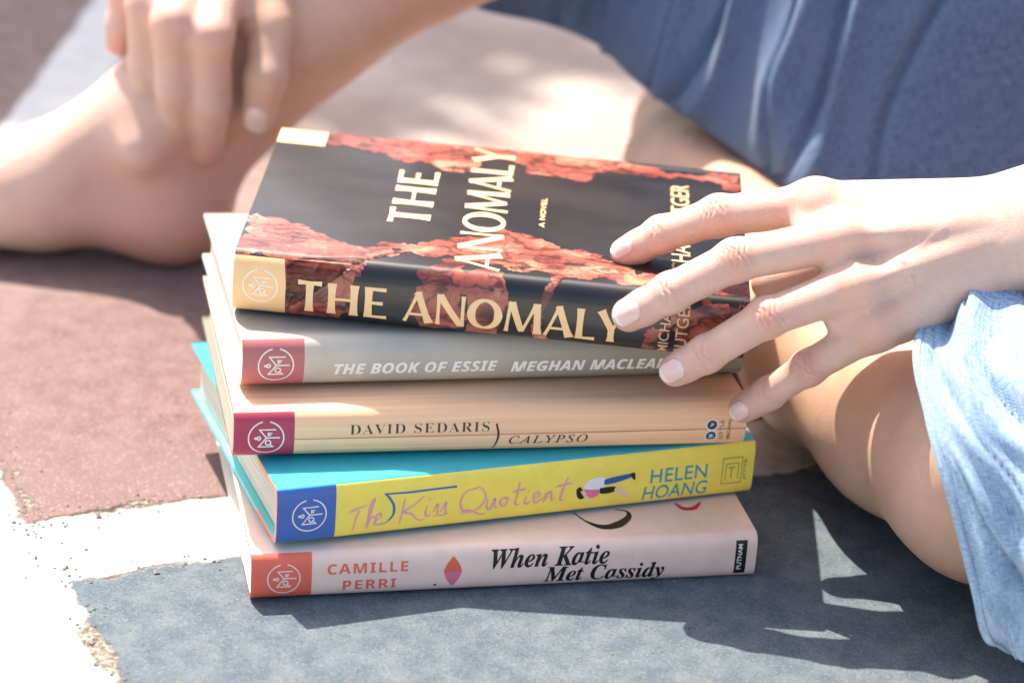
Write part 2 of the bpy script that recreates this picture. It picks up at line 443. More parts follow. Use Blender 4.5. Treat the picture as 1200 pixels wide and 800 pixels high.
script = [
 [(402, 600), (412, 596), (424, 591)], [(415, 597), (411, 608), (408, 622)],
 [(424, 616), (428, 600), (432, 585), (428, 590), (425, 606), (424, 616), (427, 608), (431, 604), (433, 608), (432, 614), (435, 613)],
 [(434, 609), (439, 605), (439, 601), (435, 603), (434, 611), (437, 614), (442, 609)],
 [(466, 583), (464, 598), (461, 613)], [(489, 580), (478, 590), (466, 599), (474, 601), (482, 608), (490, 607)],
 [(492, 592), (490, 601), (493, 604), (496, 600)],
 [(499, 599), (504, 590), (504, 596), (504, 602), (499, 604)], [(507, 599), (513, 588), (513, 594), (513, 601), (507, 603), (516, 600)],
 [(548, 572), (536, 576), (530, 588), (534, 598), (545, 598), (556, 590), (559, 579), (552, 571), (544, 573)], [(530, 601), (540, 597), (552, 601), (560, 601)],
 [(562, 584), (561, 593), (565, 595), (570, 584), (570, 593), (574, 593)],
 [(582, 582), (577, 585), (577, 591), (582, 591), (585, 586), (582, 582), (588, 584)],
 [(598, 564), (596, 578), (594, 590), (599, 590)], [(589, 576), (598, 574), (606, 572)],
 [(607, 581), (605, 588), (608, 589), (612, 586)],
 [(615, 584), (622, 580), (621, 576), (616, 579), (616, 587), (621, 587), (626, 582)],
 [(629, 577), (628, 586), (632, 578), (636, 576), (637, 585), (641, 582)],
 [(655, 558), (650, 572), (647, 584), (651, 585)], [(641, 570), (652, 567), (661, 565)],
]
b.figure([(hand(P), [wd*.55, wd*1.2, wd, wd*.5]) for P in script], pinkink, 0, 0, 1)
b.figure([([yf(494, 585), yf(495, 584)], wd), ([yf(609, 575), yf(610, 574)], wd)], pinkink, 0, 0, 1)
b.figure([([yf(438, 614), yf(446, 611)]+[yf(*p) for p in spline([(446, 611), (453, 603), (454, 593), (449, 584), (444, 579)], 5)][1:]+[yf(470, 577), yf(500, 573), yf(525, 570)], [.0003, .0009, .0013, .0011, .0010, .0010])], blue, 0, 0, 1)
tealink = print_mat('teal_ink', (50, 160, 172))
b.text('HELEN', tealink, (px2(755), px2(824), Wq(b, .40), Wq(b, .66)), offset=.006, space=1.06)
b.text('HOANG', tealink, (px2(747), px2(826), Wq(b, .09), Wq(b, .35)), offset=.006, space=1.02, shear=.12)
# small printed pair of lying figures
def blob(P, m_, n=4):
    Q = [yf(*p) for p in spline(P+[P[0]], n)][:-1]
    b.flat(Q, [tuple(range(len(Q)))], m_, 0, 0, 1, 1)
skinink = print_mat('figure_skin', (245, 205, 185)); pinksh = print_mat('figure_pink', (238, 120, 158)); whitesh = print_mat('figure_white', (240, 240, 238)); bluej = print_mat('figure_blue', (40, 92, 170))
blob([(666, 573), (670, 570), (674, 574), (676, 582), (671, 584), (667, 580)], BLACK_INK)
blob([(671, 575), (680, 573), (690, 577), (688, 582), (678, 583)], skinink)
blob([(675, 573), (690, 572), (694, 576), (690, 581), (682, 582)], pinksh)
blob([(674, 571), (680, 562), (698, 558), (702, 566), (697, 571), (684, 573)], whitesh)
blob([(699, 561), (715, 557), (731, 554), (733, 557), (718, 563), (700, 567)], bluej)
blob([(694, 571), (712, 569), (713, 574), (704, 577), (695, 577)], BLACK_INK)
blob([(713, 570), (722, 573), (730, 576), (729, 581), (720, 578), (712, 574)], skinink)
blob([(729, 554), (735, 553), (736, 561), (733, 560), (731, 557)], BLACK_INK)
greyink = print_mat('grey_ink', (150, 135, 80))
u0, q0 = px2(843), Wq(b, .24); u1, q1 = px2(867), Wq(b, .72)
b.figure([([(u0, q0), (u1, q0), (u1, q1), (u0, q1), (u0, q0)], .00035), ([(u0+.0018, q0+.002), (u0+.0018, q1-.003), (u1-.0018, q1-.003), (u1-.0018, q0+.002)], .0003),
          ([((u0+u1)/2-.0003, q0+.0025), ((u0+u1)/2-.0003, q1-.005)], .0004), ([((u0+u1)/2-.002, q1-.005), ((u0+u1)/2+.0014, q1-.005)], .0004)], greyink, 0, 0, 1)
b.text('JOVE', greyink, (q0+.001, q1-.001, px2(873.5), px2(869)), rot=True)
b.finish(PAGES)

# ---- tan book with wood-grain jacket
def woodgrain():
    m = mat('wood_print', rough=.42, spec=.4); t = NT(m); uv = t.coord('UV')
    wv = t.new('ShaderNodeVectorMath', operation='ADD'); t.put(wv.inputs[0], uv)
    n0 = t.new('ShaderNodeTexNoise'); t.put(n0.inputs['Vector'], t.scale(uv, (1.2, 3, 1))); n0.inputs['Scale'].default_value = 1.2
    sc = t.new('ShaderNodeVectorMath', operation='MULTIPLY'); t.put(sc.inputs[0], n0.outputs[1]); sc.inputs[1].default_value = (0, .03, 0)
    t.put(wv.inputs[1], sc.outputs[0])
    g = t.noise(t.scale(wv.outputs[0], (.35, 34, 1)), 1, 4, .5)
    g2 = t.noise(t.scale(wv.outputs[0], (.8, 260, 1)), 1, 3, .6)
    c = t.mix(t.step(g, .22, .80), lin(240, 184, 140), lin(252, 212, 170))
    c = t.mix(t.math('MULTIPLY', t.step(g2, .55, .75), .15), c, lin(196, 142, 106))
    t.base(c); return m
b = Book(2, 'hardcover_book', 'tan wood-grain hardcover with a raspberry end label, middle of the stack', 'book', .0080, 3.2, 2.0, .8)
wood = woodgrain(); rasp = print_mat('raspberry_label', (176, 62, 88)); greyE = mat('grey_edge', lin(120, 116, 108), .7); coralE = mat('coral_rim', lin(236, 120, 105), .6)
lu = .0272; qt = b.q_of_w(b.t*.94)
b.shell(lambda u, q: rasp if u < lu and -qt*1.3 < q < qt else wood, [lu], [qt, -qt*1.3], coralE, greyE, greyE)
emblem(b, .0145, Wq(b, .47), .0079)
px3 = lambda x: (x-272.5)/599*b.L
dark = print_mat('brown_ink', (70, 58, 46))
b.text(alpha('DAVID SEDARIS', *SERIF_B), dark, (px3(404), px3(565), Wq(b, .50), Wq(b, .70)), offset=-.012, space=1.15)
b.text(alpha('CALYPSO', *SERIF_I), dark, (px3(589), px3(682), Wq(b, .21), Wq(b, .39)), space=1.2, offset=.006)
lnm = print_mat('red_line', (190, 92, 80))
b.figure([([(lu, Wq(b, .43)), (b.L, Wq(b, .43))], .0004)], lnm, 0, 0, 1)
b.figure([(spline([(px3(573), Wq(b, .66)), (px3(576), Wq(b, .40)), (px3(571), Wq(b, .09))], 8), [.0009, .0011, .0005])], dark, 0, 0, 1)
navy = print_mat('navy_ink', (36, 70, 96))
for yy in (.28, .52):
    b.figure([(arc(0, 0, .5, 0, 360, 24), 1.0)], WHITE_INK, px3(830), Wq(b, yy), .0030)
    b.figure([(arc(0, 0, .5, 0, 360, 24), 1.0)], navy, px3(830), Wq(b, yy), .0024)
    b.figure([([(-.4, -.5), (-.1, .5), (.1, -.1), (.4, .4)], .22)], WHITE_INK, px3(830), Wq(b, yy), .0018)
b.text('LITTLE', dark, (Wq(b, .20), Wq(b, .62), px3(844), px3(840)), rot=True)
b.text('BROWN', dark, (Wq(b, .20), Wq(b, .62), px3(853), px3(849)), rot=True)
b.finish(PAGES)

# ---- grey book
b = Book(3, 'hardcover_book', 'grey hardcover with white capitals and a dusty rose end label, second from the top', 'book', .0080, 2.3, 2.0, .8)
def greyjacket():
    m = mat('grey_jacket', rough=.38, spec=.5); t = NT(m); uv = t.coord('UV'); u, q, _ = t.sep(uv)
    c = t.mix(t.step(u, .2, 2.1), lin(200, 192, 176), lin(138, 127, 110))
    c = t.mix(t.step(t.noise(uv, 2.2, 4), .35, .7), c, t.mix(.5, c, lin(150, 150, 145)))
    c = t.mix(t.step(t.math('ABSOLUTE', q), .13, .22), c, t.mix(t.step(u, .2, 2.1), lin(158, 153, 143), lin(120, 112, 98)))  # cover coloured darker than the spine to offset the sun on it
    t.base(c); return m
grey = greyjacket(); rose = print_mat('rose_label', (186, 112, 110)); palE = mat('pale_rim', lin(238, 226, 220), .7); gE = mat('olive_edge', lin(190, 196, 186), .7)
lu = .0281; qt = b.q_of_w(b.t*.96)
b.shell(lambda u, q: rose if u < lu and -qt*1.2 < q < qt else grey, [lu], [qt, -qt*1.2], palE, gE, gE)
emblem(b, .0152, Wq(b, .50), .0079)
px4 = lambda x: (x-282.5)/585.5*b.L
silver = print_mat('silver_ink', (238, 236, 232))
b.text(alpha('THE BOOK OF ESSIE', *SANS_BI), silver, (px4(386), px4(574), Wq(b, .28), Wq(b, .51)), space=1.04, offset=.014)
b.text(alpha('MEGHAN MACLEAN WEIR', *SANS_BI), silver, (px4(590), px4(834), Wq(b, .25), Wq(b, .48)), space=1.02, offset=.014)
b.figure([([(-.5, -.5), (-.5, .5)], .16), (arc(-.1, .2, .3, -90, 270, 16), .14), ([(.3, -.5), (.3, .3)], .14), ([(-.4, -.45), (.3, -.45)], .12)], rose, px4(848), Wq(b, .42), .0032)
b.finish(PAGES)

# ---- red and black rock book on top
def rock_print():
    m = mat('rock_print', rough=.30, spec=.5); t = NT(m); uv = t.coord('UV'); u, q, _ = t.sep(uv)
    st = t.step; mul = lambda a, b_: t.math('MULTIPLY', a, b_)
    dv = t.new('ShaderNodeTexNoise'); t.put(dv.inputs['Vector'], uv); dv.inputs['Scale'].default_value = 4; dv.inputs['Detail'].default_value = 4
    wsc = t.new('ShaderNodeVectorMath', operation='SCALE'); t.put(wsc.inputs[0], dv.outputs[1]); wsc.inputs[3].default_value = .22
    wv = t.new('ShaderNodeVectorMath', operation='ADD'); t.put(wv.inputs[0], uv); t.put(wv.inputs[1], wsc.outputs[0])
    r1 = t.noise(t.scale(wv.outputs[0], (3.0, 5.0, 1), R(30)), 1.2, 8, .62)
    ra = t.noise(t.scale(wv.outputs[0], (2.2, 6.5, 1), R(48)), 1.3, 5, .55)
    rb = t.noise(t.scale(wv.outputs[0], (6, 2.4, 1), R(18)), 1.3, 4, .55)
    rid = t.math('SUBTRACT', 1., mul(t.math('ABSOLUTE', t.math('SUBTRACT', ra, .5)), 16.), clamp=True)
    rid2 = t.math('SUBTRACT', 1., mul(t.math('ABSOLUTE', t.math('SUBTRACT', rb, .5)), 22.), clamp=True)
    c = t.mix(st(r1, .33, .47), lin(76, 34, 32), lin(160, 82, 66))
    c = t.mix(st(r1, .48, .68), c, lin(216, 146, 120))
    c = t.mix(mul(st(rid, .30, .95), .75), c, lin(58, 22, 24))
    c = t.mix(mul(st(rid2, .4, .95), .45), c, lin(90, 32, 30))
    fine = t.noise(wv.outputs[0], 38, 4, .7)
    c = t.mix(mul(st(fine, .52, .72), .5), c, lin(96, 34, 30))
    c = t.mix(mul(st(t.noise(t.scale(uv, (2.5, 4, 1)), 2.2, 7, .66), .54, .66), .85), c, lin(26, 17, 20))
    t.base(c)
    t.p.inputs['Coat Weight'].default_value = .38; t.p.inputs['Coat Roughness'].default_value = .16
    return m
def night_print():
    m = mat('night_print', rough=.34, spec=.5); t = NT(m); uv = t.coord('UV')
    sh = t.noise(t.scale(uv, (1.2, 2.4, 1)), 1.6, 4)
    c = t.mix(t.step(sh, .36, .66), lin(14, 13, 19), lin(38, 34, 35))
    c = t.mix(t.math('MULTIPLY', t.step(t.noise(t.scale(uv, (9, 20, 1), R(35)), 1, 6, .7), .62, .74), .5), c, lin(78, 42, 38))
    t.base(c); t.p.inputs['Coat Weight'].default_value = .38; t.p.inputs['Coat Roughness'].default_value = .16
    return m
ROCKS = {
 'left': [(-0.0039, 'v', 0.0412), (0.0036, 'v', 0.0471), (0.0124, 'v', 0.0439), (0.0255, 'v', 0.0396), (0.0327, 'v', 0.0316), (0.0407, 'v', 0.0255), (0.0506, 'v', 0.02), (0.0607, 'v', 0.021), (0.0781, 'v', 0.0218), (0.0639, 'v', 0.0096), (0.0589, 'v', 0.0), (0.0577, 'w', 0.807), (0.0543, 'w', 0.733), (0.0557, 'w', 0.584), (0.051, 'w', 0.375), (0.053, 'w', 0.19), (0.0506, 'w', 0.0), (0.0363, 'w', 0.004), (0.0225, 'w', 0.013), (0.0212, 'v', 0.0), (0.0001, 'v', 0.0)],
 'band': [(0.0616, 'v', 0.0229), (0.0807, 'v', 0.0278), (0.0924, 'v', 0.0374), (0.1085, 'v', 0.0449), (0.1162, 'v', 0.058), (0.1248, 'v', 0.0547), (0.1377, 'v', 0.0482), (0.1505, 'v', 0.0395), (0.1672, 'v', 0.0385), (0.1756, 'v', 0.0284), (0.1921, 'v', 0.0236), (0.2024, 'v', 0.0315), (0.2168, 'v', 0.0247), (0.2311, 'v', 0.0216), (0.2336, 'v', 0.0), (0.2122, 'v', 0.0), (0.1921, 'v', 0.0), (0.18, 'v', 0.0), (0.1723, 'v', 0.0031), (0.1656, 'v', 0.0117), (0.1557, 'v', 0.001), (0.1464, 'v', 0.0089), (0.1371, 'v', 0.0122), (0.127, 'v', 0.0091), (0.1166, 'v', 0.0133), (0.1021, 'v', 0.0164), (0.0838, 'v', 0.0148)],
 'slabA': [(0.0959, 'v', 0.0169), (0.1042, 'v', 0.0153), (0.1017, 'v', 0.0), (0.1073, 'w', 0.772), (0.1016, 'w', 0.523), (0.1057, 'w', 0.233), (0.0955, 'w', 0.0), (0.0873, 'w', 0.0), (0.0836, 'w', 0.213), (0.0808, 'w', 0.401), (0.0863, 'w', 0.757), (0.0899, 'v', 0.0028)],
 'slabB': [(0.1085, 'v', 0.0), (0.1138, 'v', 0.0089), (0.1187, 'v', 0.006), (0.1228, 'w', 0.865), (0.1246, 'w', 0.606), (0.122, 'w', 0.233), (0.1226, 'w', 0.008), (0.1138, 'w', 0.0), (0.1057, 'w', 0.02), (0.1097, 'w', 0.4), (0.1061, 'w', 0.615)],
 'column': [(0.1477, 'v', 0.0123), (0.1424, 'v', 0.0058), (0.1403, 'w', 0.874), (0.1399, 'w', 0.661), (0.1367, 'w', 0.438), (0.1358, 'w', 0.193), (0.1403, 'w', 0.0), (0.1448, 'w', 0.06), (0.1407, 'w', 0.362), (0.1424, 'w', 0.67), (0.1442, 'v', 0.0), (0.1491, 'v', 0.0065)],
 'streaks': [(0.1868, 'w', 0.155), (0.1903, 'w', 0.482), (0.1964, 'w', 0.728), (0.2005, 'w', 0.727), (0.1954, 'w', 0.41), (0.1933, 'w', 0.0)],
 'right': [(0.2035, 'w', 0.813), (0.2121, 'v', 0.0), (0.228, 'w', 0.913), (0.2323, 'v', 0.0), (0.2362, 'w', 0.185), (0.2239, 'w', 0.104), (0.2117, 'w', 0.082), (0.2005, 'w', 0.0), (0.1958, 'w', 0.0), (0.2005, 'w', 0.354)],
 'back': [(0.0258, 'v', 0.1456), (0.0227, 'v', 0.169), (0.0919, 'v', 0.1665), (0.115, 'v', 0.1601), (0.1786, 'v', 0.1587), (0.2311, 'v', 0.1581), (0.2304, 'v', 0.1338), (0.2191, 'v', 0.146), (0.2012, 'v', 0.1498), (0.1877, 'v', 0.1436), (0.1787, 'v', 0.1461), (0.1674, 'v', 0.1467), (0.1566, 'v', 0.1313), (0.1455, 'v', 0.1307), (0.1298, 'v', 0.1325), (0.1168, 'v', 0.1477), (0.1028, 'v', 0.1375), (0.0947, 'v', 0.1252), (0.0836, 'v', 0.1258), (0.0717, 'v', 0.135), (0.063, 'v', 0.1326), (0.0509, 'v', 0.1419), (0.0422, 'v', 0.1394)],
}
def jag(P, rng, n=6, amp=.19):
    """rough outline: midpoint displacement of a closed polygon"""
    P = [np.array(p, float) for p in P]
    for k in range(n-1):
        Q = []
        for a, c in zip(P, P[1:]+P[:1]):
            d = c-a; l = np.linalg.norm(d); Q.append(a)
            if l > .0012: Q.append((a+c)/2+np.array((-d[1], d[0]))*rng.normal(0, amp))
        P = Q
    return P
b = Book(4, 'hardcover_book', 'black and red rock-patterned hardcover on top of the stack under the fingertips', 'book', .0080, 2.7, 2.0, .75)
qf = b.q_of_w(b.t*.97); qe = b.d[-1]
rock, night = rock_print(), night_print(); cream = print_mat('peach_label', (250, 204, 146)); whiteE = mat('white_rim', lin(240, 236, 232), .6); pinkE = mat('pink_rim', lin(214, 120, 110), .5)
lu = .0240; qt = b.q_of_w(b.t*.93); qb = b.q_of_v(.1425)
b.shell(lambda u, q: cream if (u < lu and (-qt*1.25 < q < qt or q > qb)) else night, [lu], [qt, -qt*1.25, qb], whiteE, pinkE, whiteE)
emblem(b, .0125, Wq(b, .50), .0078)
rng_ = np.random.default_rng(5)
for nm, P in ROCKS.items():
    Q = [(u_, b.q_of_v(max(k, .0066)) if w == 'v' else Wq(b, k)) for u_, w, k in P]
    if nm == 'left': Q[-1] = (.0003, qt+.0003); Q[-2] = (lu+.0003, qt+.0003); Q[-3] = (lu+.0003, Wq(b, .03))
    lo_u, hi_u, hi_q, lo_q = .0002, b.L-.0003, b.d[-1]-.0003, Wq(b, .02)
    J = [(min(max(p[0], lo_u), hi_u), min(max(p[1], lo_q), hi_q)) for p in jag(Q, rng_)]
    if nm == 'left': J = [(p[0], max(p[1], qt+.0002)) if p[0] < lu+.0002 else p for p in J]
    if nm == 'back': J = [(max(p[0], lu+.0003) if p[1] > qb-.0004 else p[0], p[1]) for p in J]
    J = [p for i_, p in enumerate(J) if i_ == 0 or abs(p[0]-J[i_-1][0])+abs(p[1]-J[i_-1][1]) > 1e-6]
    b.flat(J, [tuple(range(len(J)))], rock, 0, 0, 1, 1)
px5 = lambda x: (x-271)/599*b.L
# broad flared capitals, drawn stroke by stroke in a unit-high box
def flare(p, q, w0, w1=None, w=None, n=9):
    w1 = w1 or w0; w = w or min(w0, w1)*.74
    t_ = np.linspace(0, 1, n); P = [(p[0]+(q[0]-p[0])*t, p[1]+(q[1]-p[1])*t) for t in t_]
    k = np.abs(2*t_-1)**2.6; W = w+(np.where(t_ < .5, w0, w1)-w)*k
    return (P, list(W))
B_, T_ = .21, .12
def A(w): return [flare((0.06, 0), (w/2-.01, 1), .11, .13, .085), flare((w-.10, 0), (w/2-.03, 1), .27, .20, .185), ([(w*.24, .29), (w*.74, .29)], .085)]
GL = {
 'T': (.62, [flare((.31, 0), (.31, .95), B_*1.12, B_*1.0, B_*.82), ([(0, .90), (0, .99), (.31, .945), (.62, .99), (.62, .90)], .0), ([(0.02, .945), (.31, .945), (.60, .945)], [.15, .10, .10, .15])]),
 'H': (.78, [flare((.12, 0), (.12, 1), B_*1.1, None, B_*.82), flare((.66, 0), (.66, 1), B_*1.1, None, B_*.82), ([(.16, .52), (.62, .52)], .085)]),
 'E': (.58, [flare((.12, 0), (.12, 1), B_*1.05, None, B_*.82), ([(.12, .95), (.54, .95)], [.09, .09, .12]), ([(.12, .52), (.47, .52)], [.08, .08, .12]), ([(.12, .05), (.57, .05)], [.09, .09, .13])]),
 'A': (.84, A(.84)),
 'N': (.86, [flare((.10, 0), (.10, 1), .13, None, .09), flare((.12, .97), (.74, .03), .22, .20, .19), flare((.77, 0), (.77, 1), .13, None, .09)]),
 'O': (.96, [(arc(.48, .5, .37, 0, 360, 49, .445), [.235, .17, .095, .17, .235, .17, .095, .17, .235])]),
 'M': (1.06, [flare((.09, 0), (.17, 1), .13, .12, .09), flare((.20, .98), (.52, .05), .22, .16, .185), flare((.52, .05), (.86, .98), .10, .12, .085), flare((.95, 0), (.89, 1), .25, .22, .185)]),
 'L': (.56, [flare((.12, 0), (.12, 1), B_*1.05, None, B_*.82), ([(.12, .05), (.55, .05)], [.09, .09, .13])]),
 'Y': (.78, [flare((.39, 0), (.39, .46), B_*1.1, .17, B_*.84), flare((.08, 1), (.40, .42), .25, .19, .19), flare((.70, 1), (.41, .42), .11, .10, .08)]),
}
def flared_text(st, gap=.10):
    paths, x = [], 0
    for ch in st:
        if ch == ' ': x += .34; continue
        w, ps = GL[ch]
        for P, W in ps:
            if np.isscalar(W) and W == 0: continue
            paths.append(([(p[0]+x, p[1]) for p in P], W))
        x += w+gap
    return paths, x-gap
titlem = print_mat('title_ink', (246, 206, 152), .35)
for st, x0, x1 in (('THE', 346, 452), ('ANOMALY', 470, 730)):
    paths, wd_ = flared_text(st, .11 if st == 'THE' else .035)
    su = (px5(x1)-px5(x0))/wd_
    q0, q1 = Wq(b, .15), Wq(b, .66)
    b.figure(paths, titlem, px5(x0), q0, su, q1-q0)
for st, vq0, vq1, ub, ut in (('THE', .052, .121, .0835, .0640), ('ANOMALY', .0045, .161, .1190, .0985)):
    paths, wd_ = flared_text(st, .10 if st == 'THE' else .03)
    q0, q1 = b.q_of_v(vq0), b.q_of_v(vq1)
    if st == 'ANOMALY': q0 = b.q_of_v(.006)
    b.figure(paths, titlem, ub, q0, (q1-q0)/wd_, ub-ut, True)
b.text('A NOVEL', titlem, (b.q_of_v(.064), b.q_of_v(.101), .1372, .1345), rot=True, offset=.02, space=1.1)
b.text('MICHAEL RUTGER', titlem, (b.q_of_v(.012), b.q_of_v(.137), .2062, .1972), rot=True)
b.text('MICHAEL', titlem, (Wq(b, .06), Wq(b, .93), px5(781), px5(769)), rot=True, offset=.004)
b.text('RUTGER', titlem, (Wq(b, .06), Wq(b, .93), px5(802), px5(788)), rot=True, offset=.004)
b.finish(PAGES)

# ---------------------------------------------------------------- implicit surfaces for the person
def rc(P, a, b_, ra, rb):
    a = np.asarray(a, np.float32); ba = np.asarray(b_, np.float32)-a; pa = P-a
    h = np.clip((pa@ba)/max(float(ba@ba), 1e-9), 0, 1)
    return np.linalg.norm(pa-h[:, None]*ba, axis=1)-(ra+(rb-ra)*h)
def smin(a, b_, k):
    h = np.maximum(k-np.abs(a-b_), 0)/k; return np.minimum(a, b_)-h*h*k*.25
def chain(P, pts, k):
    d = None
    for i in range(len(pts)-1):
        (a, ra), (c, rb) = pts[i], pts[i+1]; e = rc(P, a, c, ra, rb); d = e if d is None else smin(d, e, k)
    return d

def surface_nets(f, lo, hi, h, C=4):
    lo = np.array(lo, np.float32); n = (np.ceil((np.array(hi)-lo)/(h*C)).astype(int)+1)
    ax = [lo[i]+h*C*(np.arange(n[i])+.5) for i in range(3)]
    G = np.stack(np.meshgrid(*ax, indexing='ij'), -1).reshape(-1, 3).astype(np.float32)
    Dc = np.concatenate([f(G[i:i+400000]) for i in range(0, len(G), 400000)]).reshape(n)
    D = np.repeat(np.repeat(np.repeat(Dc, C, 0), C, 1), C, 2).astype(np.float32)
    near = np.abs(Dc) < h*C*1.3+2*h
    near = np.repeat(np.repeat(np.repeat(near, C, 0), C, 1), C, 2)
    I = np.argwhere(near)
    Pn = (lo+h*(I+.5)).astype(np.float32)
    D[near] = np.concatenate([f(Pn[i:i+400000]) for i in range(0, len(Pn), 400000)])
    S = D < 0
    cs = sum(S[i:S.shape[0]-1+i, j:S.shape[1]-1+j, k:S.shape[2]-1+k].astype(np.int8) for i in (0, 1) for j in (0, 1) for k in (0, 1))
    act = np.argwhere((cs > 0) & (cs < 8)); idx = -np.ones(cs.shape, np.int32); idx[tuple(act.T)] = np.arange(len(act))
    cor = [(i, j, k) for i in (0, 1) for j in (0, 1) for k in (0, 1)]
    vals = {c: D[act[:, 0]+c[0], act[:, 1]+c[1], act[:, 2]+c[2]] for c in cor}
    acc = np.zeros((len(act), 3)); cnt = np.zeros(len(act))
    for a in cor:
        for d in range(3):
            if a[d] == 0:
                c = list(a); c[d] = 1; c = tuple(c); va, vb = vals[a], vals[c]; m = (va < 0) != (vb < 0)
                t = np.where(m, va/np.where(m, va-vb, 1), 0); p = np.repeat(np.array(a, float)[None], len(act), 0); p[:, d] = t
                acc += p*m[:, None]; cnt += m
    V = lo+h*(act+.5+acc/cnt[:, None])
    Q = []
    for d in range(3):
        sl0 = [slice(None)]*3; sl1 = [slice(None)]*3; sl0[d] = slice(0, -1); sl1[d] = slice(1, None)
        E = np.argwhere(S[tuple(sl0)] != S[tuple(sl1)]); fl = S[tuple(sl0)][tuple(E.T)]
        o1, o2 = [(1, 2), (2, 0), (0, 1)][d]
        ok = (E[:, o1] > 0) & (E[:, o2] > 0) & (E[:, o1] < cs.shape[o1]) & (E[:, o2] < cs.shape[o2]); E, fl = E[ok], fl[ok]
        q = []
        for a, c in ((0, 0), (-1, 0), (-1, -1), (0, -1)):
            e = E.copy(); e[:, o1] += a; e[:, o2] += c; q.append(idx[tuple(e.T)])
        q = np.stack(q, 1); q[~fl] = q[~fl][:, ::-1]; q = q[:, ::-1] if False else q; Q.append(q)
    Q = np.concatenate(Q); Q = Q[(Q >= 0).all(1)]
    V = V.astype(np.float32)
    for _ in range(2):
        e = h*.4; g = np.stack([f(V+np.eye(3, dtype=np.float32)[i]*e)-f(V-np.eye(3, dtype=np.float32)[i]*e) for i in range(3)], 1)/(2*e)
        V = V-np.clip(f(V), -h*.7, h*.7)[:, None]*g/np.maximum((g*g).sum(1, keepdims=True), .3)
    return V, Q

# ---- left hand, resting on the books (joints in metres)
TOWARD = np.array([0, -.9089, .4170], np.float32)     # the back of the hand faces this way
UPP = np.array([-.06, .416, .907], np.float32)
FI = {
 'index': [((0.0501, 0.1056, 0.1352), .0073), ((0.0654, 0.1052, 0.1453), .0082), ((0.0904, 0.1011, 0.1578), .0091), ((0.1319, 0.0966, 0.1673), .0100)],
 'middle': [((0.0514, 0.0614, 0.1236), .0077), ((0.0692, 0.0621, 0.1352), .0087), ((0.0968, 0.0642, 0.1518), .0092), ((0.1418, 0.0738, 0.1607), .0103)],
 'ring': [((0.0735, 0.0519, 0.1021), .0073), ((0.0864, 0.0502, 0.1117), .0080), ((0.1120, 0.0513, 0.1308), .0086), ((0.1498, 0.0598, 0.1445), .0100)],
 'little': [((0.1066, 0.0653, 0.0786), .0064), ((0.1174, 0.0617, 0.0888), .0070), ((0.1331, 0.0561, 0.1053), .0076), ((0.1604, 0.0550, 0.1269), .0090)],
}
ND = {'index': TOWARD*.80+UPP*.55, 'middle': TOWARD*.97+UPP*.22, 'ring': TOWARD*.98+UPP*.10, 'little': TOWARD*.98+UPP*.05}
ND = {k: v/np.linalg.norm(v) for k, v in ND.items()}
W1, W2 = np.array((0.2283, 0.0991, 0.1655)), np.array((0.2281, 0.0896, 0.1568))
ELB = np.array((.44, .26, .262))
WR = {'index': np.array((0.2221, 0.1000, 0.1697)), 'middle': np.array((0.2228, 0.0943, 0.1671)), 'ring': np.array((0.2227, 0.0902, 0.1629)), 'little': np.array((0.2219, 0.0876, 0.1573))}
def arm_dir(): d = ELB-(W1+W2)/2; return d/np.linalg.norm(d)

